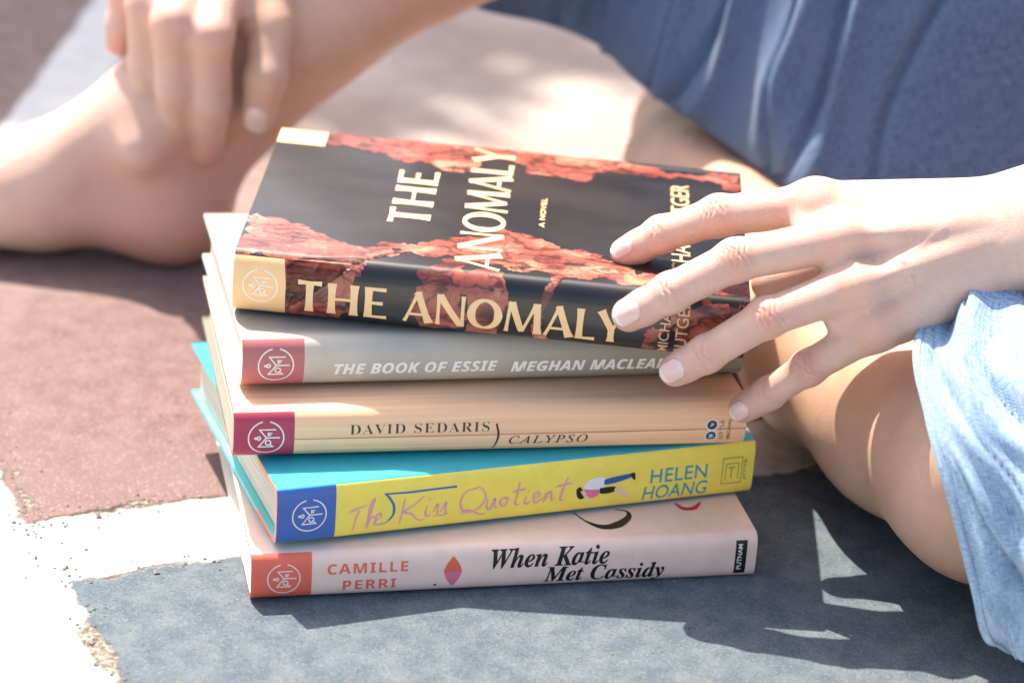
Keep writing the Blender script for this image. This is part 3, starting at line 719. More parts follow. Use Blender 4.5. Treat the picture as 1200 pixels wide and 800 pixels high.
def hand_sdf(P):
    pal = None
    for k in ('index', 'middle', 'ring', 'little'):
        m = np.array(FI[k][3][0]); r = {'index': .0112, 'middle': .0112, 'ring': .0105, 'little': .0098}[k]
        e = rc(P, m-TOWARD*.0015, WR[k]-TOWARD*.002, r, .0150)
        pal = e if pal is None else smin(pal, e, .010)
    # heel of the hand and ball of the thumb
    pal = smin(pal, rc(P, (0.1712, 0.0650, 0.1319), (0.2152, 0.0854, 0.1477), .0125, .0150), .010)
    pal = smin(pal, rc(P, (0.1677, 0.0952, 0.1497), (0.2102, 0.1013, 0.1584), .0140, .0150), .012)
    pal = smin(pal, rc(P, W1, W2, .0185, .0185), .008)
    pal = smin(pal, rc(P, W1, W1+(ELB-W1)*.45, .0185, .0260), .012)
    pal = smin(pal, rc(P, W2, W2+(ELB-W2)*.45, .0185, .0260), .012)
    d = pal
    for k, F in FI.items():
        e = chain(P, F, .003)
        # joints a little thicker, soft pad under the tip
        pip, dip, tip = (np.array(F[i][0], np.float32) for i in (2, 1, 0))
        e = smin(e, np.linalg.norm(P-(pip+ND[k]*.0003), axis=1)-F[2][1]*.965, .004)
        e = smin(e, np.linalg.norm(P-(dip+ND[k]*.0003), axis=1)-F[1][1]*.985, .003)
        e = smin(e, np.linalg.norm(P-(tip*.62+dip*.38-ND[k]*.0012), axis=1)-F[0][1]*.93, .004)
        d = smin(d, e, .0062)
    d = smin(d, rc(P, (0.1284, 0.0856, 0.1624), (0.1441, 0.0861, 0.1636), .0060, .0090), .006)
    d = smin(d, rc(P, (0.1442, 0.0582, 0.1290), (0.1581, 0.0602, 0.1357), .0058, .0085), .006)
    # thumb tucked behind the fingers
    th = chain(P, [((0.1174, 0.1073, 0.1234), .0085), ((0.1324, 0.1112, 0.1271), .0098), ((0.1585, 0.1081, 0.1395), .0110), ((0.1947, 0.1006, 0.1568), .0130)], .004)
    d = smin(d, th, .010)
    # knuckle heads and tendons on the back of the hand
    for k, r, o in (('index', .0082, .0046), ('middle', .0085, .0052), ('ring', .0078, .0048), ('little', .0072, .0042)):
        m = np.array(FI[k][3][0]); a = WR[k]-m; a = a/np.linalg.norm(a)
        d = smin(d, np.linalg.norm(P-(m+ND[k]*o+a*.002).astype(np.float32), axis=1)-r, .008)
    for k, o0, o1 in (('index', .0080, .0090), ('middle', .0094, .0096), ('ring', .0088, .0094), ('little', .0072, .0090)):
        m = np.array(FI[k][3][0]); w = m+(WR[k]-m)*.80
        d = smin(d, rc(P, m+TOWARD*o0, w+TOWARD*o1, .0030, .0016), .0065)
    # faint veins: a low swelling along lines on the back of the hand
    for A_, B_2 in (((0.1545, 0.0564, 0.1371), (0.1735, 0.0659, 0.1458)), ((0.1735, 0.0659, 0.1458), (0.2018, 0.0769, 0.1530)), ((0.1735, 0.0659, 0.1458), (0.1848, 0.0673, 0.1418)), ((0.1491, 0.0657, 0.1526), (0.1696, 0.0724, 0.1528)), ((0.1696, 0.0724, 0.1528), (0.1876, 0.0822, 0.1647))):
        a0 = np.array(A_, np.float32); ab = np.array(B_2, np.float32)-a0; pa = P-a0; h_ = np.clip((pa@ab)/float(ab@ab), 0, 1); w_ = pa-h_[:, None]*ab
        w_ = w_-(w_@TOWARD)[:, None]*TOWARD
        d = d-.00080*np.exp(-((w_**2).sum(1))/.0017**2)*(pa@TOWARD > 0)
    # hollows between the knuckles
    ks = ['index', 'middle', 'ring', 'little']
    for a, c in zip(ks[:-1], ks[1:]):
        m = (np.array(FI[a][3][0])+np.array(FI[c][3][0]))/2; w = (WR[a]+WR[c])/2; q = m+(w-m)*.16+TOWARD*.0125
        dd = np.linalg.norm(P-q.astype(np.float32), axis=1); d = d+.0016*np.exp(-(dd/.0075)**2)
    # creases over the finger joints
    for k, F in FI.items():
        for i, offs, amp in ((2, (-.0046, -.0022, .0002, .0026, .0050), .00100), (1, (-.0014, .0012), .00085)):
            j = np.array(F[i][0], np.float32); ax = np.array(F[i-1][0], np.float32)-np.array(F[i+1][0], np.float32); ax /= np.linalg.norm(ax)
            v = P-j; s_ = v@ax; dn = v@ND[k]; sd_ = v@np.cross(ax, ND[k])
            env = np.exp(-(s_/.0065)**2)*(dn > .002)*np.clip((dn-.002)/.003, 0, 1)*np.exp(-(sd_/.0062)**4)*(np.abs(s_) < .02)
            wv = .0006*np.sin(sd_*900+i)
            g = sum(np.exp(-((s_-o-wv-60*sd_*sd_*(1 if o > 0 else -1))/.00055)**2) for o in offs)
            d = d+amp*env*g
    return d

CUTX = .300
def hand_clip(P): return np.maximum(hand_sdf(P), P[:, 0]-CUTX)

# ---- the rest of the body
HEEL = (-.200, .386, .030)
KNEE_R = np.array((.11, .56, .285)); ANK_R = np.array((-.2035, .386, .088))
RH = {
 'index': [((-0.1771, 0.3680, 0.0730), .0088), ((-0.1738, 0.3520, 0.1072), .0105), ((-0.1726, 0.3440, 0.1473), .0122), ((-0.1688, 0.4050, 0.1794), .0135)],
 'middle': [((-0.1927, 0.3660, 0.0809), .0088), ((-0.1928, 0.3500, 0.1137), .0105), ((-0.1929, 0.3440, 0.1537), .0122), ((-0.1883, 0.4080, 0.1803), .0135)],
 'ring': [((-0.2079, 0.3720, 0.0960), .0086), ((-0.2101, 0.3620, 0.1233), .0100), ((-0.2094, 0.3580, 0.1589), .0115), ((-0.2063, 0.4140, 0.1774), .0130)],
 'little': [((-0.2290, 0.3860, 0.1271), .0080), ((-0.2272, 0.3840, 0.1388), .0088), ((-0.2241, 0.3860, 0.1571), .0100), ((-0.2216, 0.4200, 0.1708), .0115)],
}
WRR = np.array((-.125, .445, .235)); ELR = np.array((.05, .60, .43)); SHR = np.array((.37, .60, .52)); SHL = np.array((.42, .28, .53))
def body_sdf(P):
    A_ = lambda *q: np.array(q, np.float32)
    lerp = lambda a, c, t: np.asarray(a)+(np.asarray(c)-np.asarray(a))*t
    # right leg: foot flat on the ground, shin rising to the right
    d = chain(P, [(ANK_R, .0315), (lerp(ANK_R, KNEE_R, .25), .0365), (lerp(ANK_R, KNEE_R, .60)+A_(.006, .004, -.008), .0500), (KNEE_R, .056)], .02)
    d = smin(d, rc(P, HEEL, lerp(HEEL, ANK_R, .8), .0300, .0270), .018)
    d = smin(d, rc(P, HEEL, (-.265, .388, .034), .0280, .0290), .02)
    d = smin(d, rc(P, ANK_R, (-.285, .384, .037), .0310, .0270), .02)
    d = smin(d, rc(P, (-.275, .388, .036), (-.352, .372, .024), .0280, .0230), .02)
    d = smin(d, rc(P, (-.275, .395, .032), (-.345, .412, .020), .0260, .0190), .02)
    for i in range(5):
        y0 = .366+i*.0125; d = smin(d, rc(P, (-.350+.004*i, y0, .020), (-.396+.007*i, y0-.002, .013), .0115-.0008*i, .0120-.0012*i), .006)
    d = smin(d, np.linalg.norm(P-A_(-.212, .352, .076), axis=1)-.0098, .016)
    d = d+.006*np.exp(-(np.linalg.norm(P-A_(-.180, .365, .075), axis=1)/.018)**2)+.004*np.exp(-(np.linalg.norm(P-A_(-.235, .352, .058), axis=1)/.016)**2)
    d = smin(d, rc(P, HEEL, lerp(ANK_R, KNEE_R, .30)+A_(.014, .008, -.018), .017, .014), .02)
    # right thigh, pelvis
    d = smin(d, rc(P, KNEE_R, (.50, .52, .13), .058, .085), .03)
    pel = smin(rc(P, (.50, .38, .12), (.50, .53, .12), .10, .10), rc(P, (.52, .45, .14), (.47, .45, .48), .115, .105), .06)
    d = smin(d, pel, .04)
    # left leg, shin along the ground to the foot tucked away behind
    LL = [((.222, .050, .062), .0475), ((.192, .118, .053), .0430), ((.162, .196, .049), .0425), ((.137, .280, .047), .0410), ((.108, .415, .045), .0385), ((.099, .460, .044), .0365)]
    d = smin(d, chain(P, LL, .02), .012)
    d = smin(d, chain(P, [((.099, .460, .044), .036), ((.105, .520, .046), .036), ((.125, .600, .040), .030), ((.138, .645, .030), .022)], .015), .015)
    d = smin(d, chain(P, [((.222, .050, .062), .047), ((.36, .10, .09), .068), ((.50, .36, .12), .085)], .02), .02)
    # torso, shoulders, neck, head
    d = smin(d, rc(P, SHL, SHR, .055, .055), .06)
    d = smin(d, rc(P, (.44, .44, .52), (.40, .44, .63), .055, .048), .04)
    hd = np.linalg.norm((P-A_(.365, .44, .715))/A_(.092, .076, .112), axis=1)*.085-.085
    hd = smin(hd, rc(P, (.345, .44, .665), (.300, .44, .640), .050, .026), .03)
    hd = smin(hd, rc(P, (.275, .44, .715), (.258, .44, .688), .007, .011), .012)
    for s_ in (-1, 1):
        hd = smin(hd, np.linalg.norm((P-A_(.375, .44+s_*.078, .705))/A_(.018, .008, .030), axis=1)*.012-.012, .006)
        hd = hd+.006*np.exp(-(np.linalg.norm(P-A_(.276, .44+s_*.031, .722), axis=1)/.014)**2)
    d = smin(d, hd, .025)
    # arms
    d = smin(d, rc(P, SHL, ELB, .048, .037), .02)
    la = smin(rc(P, W1+(ELB-W1)*.25, ELB, .0223, .036), rc(P, W2+(ELB-W2)*.25, ELB, .0223, .036), .012)
    d = smin(d, np.maximum(la, CUTX-.004-P[:, 0]), .003)
    d = smin(d, rc(P, SHR, ELR, .048, .037), .02)
    d = smin(d, rc(P, ELR, WRR, .037, .0235), .01)
    # right hand holding the shin
    mc = [np.array(RH[k][3][0]) for k in RH]
    hp = None
    for k in RH:
        e = rc(P, RH[k][3][0], WRR, .0125, .020); hp = e if hp is None else smin(hp, e, .012)
    for k in RH: hp = smin(hp, chain(P, RH[k], .004), .0035)
    hp = smin(hp, chain(P, [((-0.1482, 0.3640, 0.0966), .0092), ((-0.1441, 0.3620, 0.1196), .0110), ((-0.1436, 0.3800, 0.1443), .0125), ((-0.1534, 0.4200, 0.1810), .0170)], .005), .014)
    hp = smin(hp, rc(P, (-0.1659, 0.3920, 0.1460), (-0.1502, 0.3960, 0.1487), .0140, .0150), .012)
    d = smin(d, hp, .0015)
    return d

V1, Q1 = surface_nets(hand_clip, (.030, .030, .060), (.306, .190, .255), .00085)
V2, Q2 = surface_nets(body_sdf, (-.43, -.17, -.002), (.66, .78, .86), .0038)

def flush(V):
    f = np.zeros(len(V))
    for k, F in FI.items():
        p = np.array(F[2][0])+ND[k]*F[2][1]*.8; f = np.maximum(f, .85*np.exp(-(np.linalg.norm(V-p, axis=1)/.0080)**2))
        p = np.array(F[1][0])+ND[k]*F[1][1]*.8; f = np.maximum(f, .45*np.exp(-(np.linalg.norm(V-p, axis=1)/.006)**2))
        p = np.array(F[0][0]); f = np.maximum(f, .75*np.exp(-(np.linalg.norm(V-p, axis=1)/.0095)**2))
        p = np.array(F[3][0])+ND[k]*.010; f = np.maximum(f, .35*np.exp(-(np.linalg.norm(V-p, axis=1)/.012)**2))
    for k, F in RH.items():
        f = np.maximum(f, .9*np.exp(-(np.linalg.norm(V-np.array(F[2][0]), axis=1)/.014)**2)); f = np.maximum(f, 1.1*np.exp(-(np.linalg.norm(V-np.array(F[0][0]), axis=1)/.013)**2))
    f = np.maximum(f, .7*np.exp(-(np.linalg.norm(V-np.array((-.20, .37, .02)), axis=1)/.05)**2))
    return f
VP = np.concatenate([V1, V2]); QP = np.concatenate([Q1, Q2+len(V1)])

def skin_material():
    m = mat('skin', rough=.44, spec=.42); t = NT(m); co = t.coord('Object')
    at = t.new('ShaderNodeAttribute', attribute_name='flush').outputs['Fac']
    lg = t.new('ShaderNodeAttribute', attribute_name='tan').outputs['Fac']
    n = t.noise(co, 45, 4, .6); n2 = t.noise(co, 420, 3, .6)
    c = t.mix(t.step(n, .3, .7), (.63, .415, .325, 1), (.685, .475, .38, 1))
    c = t.mix(lg, c, t.mix(t.step(n, .3, .7), (.60, .37, .25, 1), (.66, .43, .30, 1)))
    c = t.mix(t.math('MULTIPLY', at, t.math('ADD', .45, t.math('MULTIPLY', n, .6))), c, (.70, .27, .20, 1))
    c = t.mix(t.math('MULTIPLY', t.step(n2, .45, .75), .22), c, (.58, .30, .23, 1))
    n3 = t.noise(co, 95, 5, .65); c = t.mix(t.math('MULTIPLY', t.step(n3, .46, .70), .40), c, (.66, .36, .29, 1))
    t.base(c)
    t.p.inputs['Subsurface Weight'].default_value = .22
    t.p.inputs['Subsurface Radius'].default_value = (1., .32, .16); t.p.inputs['Subsurface Scale'].default_value = .0026
    v = t.voro(co, 1150, 'DISTANCE_TO_EDGE'); h = t.math('ADD', t.step(v, 0, .22), t.math('MULTIPLY', t.noise(co, 520, 4, .7), 1.1))
    t.bump(h, .40, .00026)
    return m
SKIN = skin_material()
person = mesh_obj('person', VP, QP, [SKIN])
def tanned(V):
    f = np.clip((.30-V[:, 2])/.03, 0, 1)*(V[:, 0] > .03)
    hd_ = np.min([chain(V.astype(np.float32), RH[k], .004) for k in RH], axis=0)
    sh = np.clip((V[:, 0]+.20)/.05, 0, 1)*(V[:, 0] <= .03)*np.clip(hd_/.008, 0, 1)*(V[:, 2] < .26)
    return np.maximum(f, .75*sh)*np.r_[np.zeros(len(V1)), np.ones(len(V2))]
for nm, arr in (('flush', flush(VP)), ('tan', tanned(VP))):
    a = person.data.attributes.new(nm, 'FLOAT', 'POINT'); a.data.foreach_set('value', np.asarray(arr, np.float32))
tag(person, 'barefoot person in blue denim sitting on the ground, a hand on the stacked books', 'person')

# fingernails
def nail_mat():
    m = mat('nail', (.80, .52, .47, 1), .22, .55); t = NT(m); uv = t.coord('UV'); u, v, _ = t.sep(uv)
    c = t.mix(t.step(v, .80, .88), (.76, .52, .46, 1), (.84, .74, .68, 1))
    lun = t.math('ADD', v, t.math('MULTIPLY', t.math('POWER', t.math('SUBTRACT', u, .5), 2.), 1.4))
    c = t.mix(t.math('MULTIPLY', t.step(lun, .26, .16), .5), c, (.82, .66, .60, 1))
    t.base(c); t.p.inputs['Subsurface Weight'].default_value = .15; t.p.inputs['Subsurface Scale'].default_value = .002
    return m
NAIL = nail_mat()
def nail(F, nd, w, l, sdf):
    tip, dip = np.array(F[0][0]), np.array(F[1][0]); ax = tip-dip; ax /= np.linalg.norm(ax)
    n = nd-ax*(nd@ax); n /= np.linalg.norm(n); sd_ = np.cross(ax, n); r = F[0][1]
    V, UV = [], []; nu, nv = 13, 15
    for j in range(nv):
        for i in range(nu):
            a = i/(nu-1)*2-1; bq = j/(nv-1)
            hw = w*.5*(1-.55*max(0, .28-bq)**2/.28**2*1.0-.45*max(0, bq-.72)**2/.28**2)
            x = a*hw; z_ = (bq-.48)*l
            z_ += (-.10*l*(1-a*a) if bq < .2 else 0)*(1-bq/.2)+(.10*l*(1-a*a)*max(0, (bq-.7)/.3))
            p = tip+ax*(z_-.0008)+sd_*x+n*(r*1.6)
            # drop on to the finger
            for _ in range(14):
                dd = float(sdf(p[None].astype(np.float32))[0]); p = p-n*max(min(dd*.8, .002), -.002)
            V.append(p); UV.append((a*.5+.5, bq))
    V = np.array(V)
    for j in range(nv):
        row = V[j*nu:(j+1)*nu]; hgt = (row-tip)@n
        x = np.linspace(-1, 1, nu); c = np.polyfit(x, hgt, 2); V[j*nu:(j+1)*nu] += np.outer(np.polyval(c, x)-hgt, n)
    hg = ((V-tip)@n).reshape(nv, nu)
    for i in range(nu):
        y = np.linspace(-1, 1, nv); c = np.polyfit(y, hg[:, i], 2); hg[:, i] = np.polyval(c, y)*.6+hg[:, i]*.4
    hg = np.maximum(hg, 0)
    lift = np.full((nv, nu), .00030); lift[0] = -.0003; lift[:, 0] -= .0004; lift[:, -1] -= .0004
    lift += np.linspace(0, .00025, nv)[:, None]
    V = V+np.outer((hg+lift).ravel()-((V-tip)@n), n)
    F_ = [(j*nu+i, j*nu+i+1, (j+1)*nu+i+1, (j+1)*nu+i) for j in range(nv-1) for i in range(nu-1)]
    o = mesh_obj('fingernail', V, F_, [NAIL], person, None, True, UV)
    sm = o.modifiers.new('thickness', 'SOLIDIFY'); sm.thickness = .0005; sm.offset = -1
for k, w, l in (('index', .0105, .0112), ('middle', .0112, .0120), ('ring', .0104, .0112), ('little', .0090, .0095)):
    nail(FI[k], ND[k], w, l, hand_sdf)

RN = TOWARD*.95+np.array((0, 0, .25)); RN = RN/np.linalg.norm(RN)
for F_, w, l in (([((-0.1482, 0.3640, 0.0966), .0092), ((-0.1441, 0.3620, 0.1196), .0110)], .0145, .0150),):
    nail(F_, RN, w, l, body_sdf)

# ---------------------------------------------------------------- denim
def denim(name, c0, c1, sc=1.0):
    m = mat(name, rough=.88, spec=.15); t = NT(m); uv = t.coord('UV')
    u, v, _ = t.sep(uv)      # metres*10
    a = t.noise(t.scale(uv, (220*sc, 16*sc, 1)), 1, 3, .6); b2 = t.noise(t.scale(uv, (16*sc, 220*sc, 1)), 1, 3, .6)
    fl = t.noise(uv, 3.0, 5, .6)
    wv = t.math('MULTIPLY', t.math('ADD', a, b2), .5)
    c = t.mix(t.step(wv, .40, .60), c0, c1)
    c = t.mix(t.math('MULTIPLY', t.step(fl, .45, .7), .15), c, c1)
    sl = t.noise(t.scale(uv, (90*sc, 9*sc, 1)), 1, 4, .6); c = t.mix(t.math('MULTIPLY', t.step(sl, .5, .66), .35), c, c1)
    t.base(c)
    tw = t.math('SINE', t.math('MULTIPLY', t.math('ADD', u, v), 620*sc))
    t.bump(t.math('ADD', t.math('MULTIPLY', tw, .3), t.math('ADD', a, b2)), .45, .0006)
    t.p.inputs['Sheen Weight'].default_value = .15
    return m
DENIM_LIT = denim('sunlit_denim', (.15, .25, .41, 1), (.40, .52, .65, 1), .60)  # denim with the sunlight on it put into a lighter colour
DENIM_SHADE = denim('shaded_denim', (.042, .085, .180, 1), (.15, .220, .340, 1))  # same denim, its shade put into a darker colour

def loft(name, sections, nu, nv, m, parent, wrinkle, closed=True, thick=.0022, uvs=(2.2, 5.0)):
    """smooth skin through sections (each the same number of control points)"""
    S = np.array(sections, float); ns, npt = S.shape[:2]
    def cr(P, t, cyc):
        n = len(P)
        if cyc: i = int(math.floor(t*n)) % n; f = t*n-math.floor(t*n); g = [P[(i+o) % n] for o in (-1, 0, 1, 2)]
        else:
            x = t*(n-1); i = min(int(x), n-2); f = x-i; g = [P[i-1] if i > 0 else 2*P[0]-P[1], P[i], P[i+1], P[i+2] if i+2 < n else 2*P[-1]-P[-2]]
        a, b3, c, d = g
        return .5*(2*b3+(c-a)*f+(2*a-5*b3+4*c-d)*f*f+(3*b3-a-3*c+d)*f**3)
    rows = [[cr(S[k], j/nv if closed else j/(nv-1), closed) for j in range(nv)] for k in range(ns)]
    rows = np.array(rows)
    G = np.array([[cr(rows[:, j], i/(nu-1), False) for j in range(nv)] for i in range(nu)])
    du = np.gradient(G, axis=0); dv = np.gradient(G, axis=1)
    if closed:
        dv[:, 0] = (G[:, 1]-G[:, -1])/2; dv[:, -1] = (G[:, 0]-G[:, -2])/2
    N_ = np.cross(du, dv); N_ /= np.maximum(np.linalg.norm(N_, axis=2, keepdims=True), 1e-9)
    ctr = G.mean(1, keepdims=True); sg = np.sign((N_*(G-ctr)).sum()); N_ *= sg
    I, J = np.meshgrid(np.linspace(0, 1, nu), np.linspace(0, 1, nv, endpoint=not closed), indexing='ij')
    G = G+N_*wrinkle(I, J)[..., None]
    V = G.reshape(-1, 3); UV = np.stack([I*uvs[0], J*uvs[1]], -1).reshape(-1, 2)
    F = []
    for i in range(nu-1):
        for j in range(nv if closed else nv-1):
            j2 = (j+1) % nv; f = (i*nv+j, (i+1)*nv+j, (i+1)*nv+j2, i*nv+j2); F.append(f if sg > 0 else f[::-1])
    o = mesh_obj(name, V, F, [m], parent, None, True, UV)
    sm = o.modifiers.new('thickness', 'SOLIDIFY'); sm.thickness = thick; sm.offset = -1
    return o

# denim leg over the bent knee in the sunlit tone, open hem facing the books
H0 = [(0.2117, -0.0388, 0.0255), (0.1996, -0.0427, 0.0530), (0.1864, -0.0257, 0.0900), (0.1780, -0.0015, 0.1116), (0.1775, 0.0467, 0.1256), (.205, .120, .136), (.248, .140, .080), (.262, .09, .016), (.238, .0, .006)]
def shift(S, d, f, c): return [tuple(np.array(c)+(np.array(p)-np.array(c))*f+np.array(d)) for p in S]
cH = np.mean(np.array(H0), 0)
sec = [H0, shift(H0, (.020, -.004, .004), 1.04, cH), shift(H0, (.060, -.012, .010), 1.12, cH), shift(H0, (.130, -.010, .016), 1.28, cH), shift(H0, (.22, .07, .02), 1.35, cH), shift(H0, (.31, .20, .03), 1.3, cH)]
for s_ in sec[1:]:
    for i, p in enumerate(s_): s_[i] = (p[0], p[1], max(p[2], .004))
def wr_leg(I, J):
    return .0035*np.sin(I*16+J*7+np.sin(J*14)*1.3)*np.clip(I*6, .2, 1)+.0010*np.sin(J*30+I*10)*np.exp(-I*5)+.0052*np.sin(J*23-I*34+np.sin(J*9)*2)*np.clip(I*5, 0, 1)-.004*np.exp(-((np.sin(J*17+I*22))/.16)**2)*np.clip(I*7-.2, 0, 1)+.0018*np.sin(J*61+I*52)*np.clip(I*5, 0, 1)
leg_cloth = loft('denim_trousers', sec, 110, 150, DENIM_LIT, person, wr_leg, True, .0022, (3.6, 5.0))
# turned-up hem band: lies over the first 28 mm of the cloth
def band(src, k0, k1, off, name, m, nv, wid):
    me = src.data; co = np.array([v.co[:] for v in me.vertices]); no = np.array([v.normal[:] for v in me.vertices])
    rows = range(k0, k1); V, UV, F = [], [], []
    for a, i in enumerate(rows):
        f = a/(k1-k0-1)
        for j in range(nv):
            V.append(co[i*nv+j]+no[i*nv+j]*off*(1 if 0 < a < k1-k0-1 else .35)); UV.append((i*wid, j*.033))
    n = k1-k0
    for a in range(n-1):
        for j in range(nv):
            j2 = (j+1) % nv; F.append((a*nv+j, (a+1)*nv+j, (a+1)*nv+j2, a*nv+j2))
    o = mesh_obj(name, V, F, [m], src, None, True, UV)
    return o
band(leg_cloth, 0, 5, .0014, 'hem', DENIM_LIT, 150, .03)

# same denim over the far thigh in the shaded tone, hanging in folds
Bpx = [(-0.0639, 0.5000, 0.1427), (-0.0325, 0.5000, 0.1257), (0.0089, 0.4950, 0.1202), (0.0399, 0.4800, 0.1143), (0.0590, 0.4450, 0.1082), (0.0770, 0.4150, 0.1041), (0.1031, 0.3850, 0.0979), (0.1265, 0.3600, 0.0894), (0.1491, 0.3350, 0.0833), (0.1858, 0.3200, 0.0775), (0.2323, 0.3100, 0.0671), (0.3044, 0.3100, 0.0491)]
sec = []
for i, p in enumerate(Bpx):
    p = np.array(p); f = i/(len(Bpx)-1); ht = .36-.04*f
    g_ = .34+.66*min(1, max(0, (i-3)/4)); k_ = .15+.26*min(1, max(0, (i-2)/3))
    q = [p, p+(0, k_*.05-.006, .05), p+(.004, k_*.11-.004, .11), p+(.008, k_*.18, .18), p+(.012, k_*.28, .28), p+(.016, k_*.40+.03*g_, ht), p+(.016, k_*.40+.13*g_, ht*.98), p+(.012, k_*.40+.19*g_, ht*.70), p+(.006, k_*.40+.19*g_, ht*.3), p+(0, k_*.30+.13*g_, .02), p+(0, .05*g_, .004)]
    q = [(a, c, max(z_, .004)) for a, c, z_ in q]
    sec.append(q)
def wr_dress(I, J):
    # long soft folds sweeping down towards the right, plus a raised seam
    g = lambda c, w, s, a: a*np.exp(-(((I-c-s*(.36-J)+.015*np.sin(J*19+c*40))/w)**2))
    fr = np.clip(1-np.abs(J-.20)/.30, 0, 1)**.7
    o = 0
    for c, w, s_, a in ((.33, .010, -.35, -.008), (.36, .016, -.35, .008), (.46, .008, -.50, -.008), (.485, .018, -.5, .009), (.56, .007, -.40, -.006), (.60, .020, -.45, .008), (.68, .008, -.55, -.009), (.705, .014, -.55, .008),
                         (.77, .006, -.30, -.006), (.80, .02, -.40, .007), (.86, .008, -.45, -.008), (.885, .012, -.45, .006), (.93, .006, -.3, -.006)):
        o = o+g(c, w, s_, a)
    return o*fr+.0030*np.sin(I*20+J*26+np.sin(J*11+I*7)*1.6)*fr+.0018*np.sin(J*44-I*30+np.sin(I*15)*2)*fr
loft('denim_dress', sec, 200, 150, DENIM_SHADE, person, wr_dress, True, .002, (8, 8))

# ---------------------------------------------------------------- loose grit on the paving
def build_grit():
    rng = np.random.default_rng(3); V, F = [], []
    base = [(1, 0, 0), (-1, 0, 0), (0, 1, 0), (0, -1, 0), (0, 0, 1), (0, 0, -1)]
    fc = [(0, 2, 4), (2, 1, 4), (1, 3, 4), (3, 0, 4), (2, 0, 5), (1, 2, 5), (3, 1, 5), (0, 3, 5)]
    e1, e2 = np.array((.9135, .4067)), np.array((-.4067, .9135)); o = np.array((-.185, .005))
    for i in range(560):
        if i < 300: p = o+e1*rng.uniform(-.02, .45)+e2*(.066+rng.normal(0, .006))
        elif i < 400: p = o+e1*(-.008+rng.normal(0, .006))+e2*rng.uniform(-.12, .15)
        elif i < 480: p = o+e1*rng.uniform(0, .4)+e2*(.008+rng.normal(0, .005))
        else: p = np.array((rng.uniform(-.30, .28), rng.uniform(-.1, .45)))
        r = rng.uniform(.0003, .0011)*(1 if rng.random() < .93 else 1.8); b_ = len(V)
        a = rng.uniform(0, 6.28); c, s_ = math.cos(a), math.sin(a)
        for x, y, z in base:
            x, y, z = x*r*rng.uniform(.7, 1.3), y*r*rng.uniform(.6, 1.2), z*r*rng.uniform(.4, .8)
            V.append((p[0]+x*c-y*s_, p[1]+x*s_+y*c, z+r*.35))
        F += [tuple(b_+k for k in f) for f in fc]
    m = mat('grit_stone', rough=.9, spec=.2); t = NT(m)
    t.base(t.mix(t.noise(t.coord('Object'), 300, 2), (.06, .05, .045, 1), (.42, .37, .31, 1)))
    g = mesh_obj('grit', V, F, [m], smooth=False); tag(g, 'loose grit along the cracked paint edges', 'grit', kind='stuff')
build_grit()

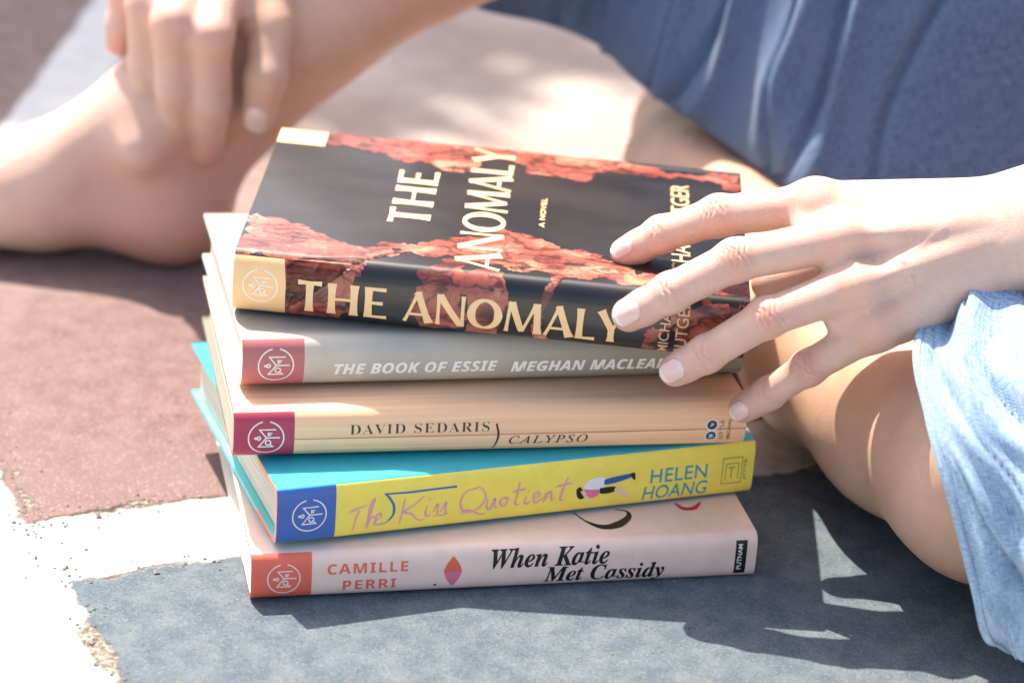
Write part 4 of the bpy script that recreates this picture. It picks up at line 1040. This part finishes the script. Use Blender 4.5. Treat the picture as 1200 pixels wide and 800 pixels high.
# ---------------------------------------------------------------- tree added out of view; its crown is shaped to shade the pavement farther back
def build_shade_tree():
    rng = np.random.default_rng(11)
    sdv = np.array(sd); sdv = sdv/sdv[2]
    V, F = [], []
    base = np.array((-3.1, 3.6, 0.)); top = np.array((-2.3, 3.3, 2.6))
    cl = []
    for i in range(260):
        h = rng.uniform(2.3, 3.7); xs = rng.uniform(-1.3, .5); ys = .60+abs(rng.normal(0, .55))
        cl.append((xs, ys, h))
    for xs, ys, h in cl:
        c = np.array((xs, ys, 0))+sdv*h
        for k in range(26):
            p = c+rng.normal(0, .085, 3); d1 = rng.normal(0, 1, 3); d1[2] -= .4; d1 /= np.linalg.norm(d1)
            d2 = np.cross(d1, rng.normal(0, 1, 3)); d2 /= np.linalg.norm(d2); l = rng.uniform(.05, .085); w = l*.30
            gs = p-sdv*p[2]
            lim = .56+.16/(1+math.exp(-(gs[0]+.06)/.025))
            if gs[1] < lim+.03*math.sin(gs[0]*13)+.02*math.sin(gs[0]*31+1): continue
            b_ = len(V); V += [p, p+d1*l*.35+d2*w, p+d1*l*.7+d2*w*.75, p+d1*l, p+d1*l*.7-d2*w*.75, p+d1*l*.35-d2*w]
            F += [(b_, b_+1, b_+2, b_+3), (b_, b_+3, b_+4, b_+5)]
    leaf = mat('leaf', (.07, .13, .03, 1), .5, .4); bark = mat('bark', (.14, .10, .07, 1), .9, .2)
    t = NT(bark); nb = t.noise(t.scale(t.coord('Object'), (14, 14, 3)), 1, 6, .6); t.base(t.mix(nb, (.06, .045, .035, 1), (.22, .17, .13, 1))); t.bump(nb, .8, .02)
    t = NT(leaf); t.base(t.mix(t.noise(t.coord('Object'), 3, 3), (.045, .09, .02, 1), (.10, .17, .045, 1)))
    root = bpy.data.objects.new('tree', None); link(root); root.location = base
    def tube(pts, rad, n=12):
        Vt, Ft = [], []
        for i, (p, r) in enumerate(zip(pts, rad)):
            p = np.array(p); a = np.array(pts[min(i+1, len(pts)-1)])-np.array(pts[max(i-1, 0)]); a /= np.linalg.norm(a)
            x = np.cross(a, (0.3, 1, .1)); x /= np.linalg.norm(x); y = np.cross(a, x)
            for k in range(n): Vt.append(p+r*(math.cos(6.2832*k/n)*x+math.sin(6.2832*k/n)*y))
        for i in range(len(pts)-1):
            for k in range(n): Ft.append((i*n+k, i*n+(k+1) % n, (i+1)*n+(k+1) % n, (i+1)*n+k))
        return Vt, Ft
    TV, TF = tube([base, base+(.06, -.03, .8), base+(.25, -.10, 1.7), top], [.17, .13, .11, .09])
    for i in range(0, 260, 9):
        e = np.array((cl[i][0], cl[i][1], 0))+sdv*cl[i][2]; m_ = (top+e)/2+(0, 0, .12)
        v, f = tube([top+(0, 0, -.2), m_, e], [.035, .018, .005], 7); o_ = len(TV); TV += v; TF += [tuple(k+o_ for k in q) for q in f]
    mesh_obj('trunk', [p-base for p in map(np.array, TV)], TF, [bark], root)
    mesh_obj('crown', [p-base for p in V], F, [leaf], root, None, False)
    tag(root, 'leafy tree added out of view behind the sitter to shade the paving', 'tree')
build_shade_tree()
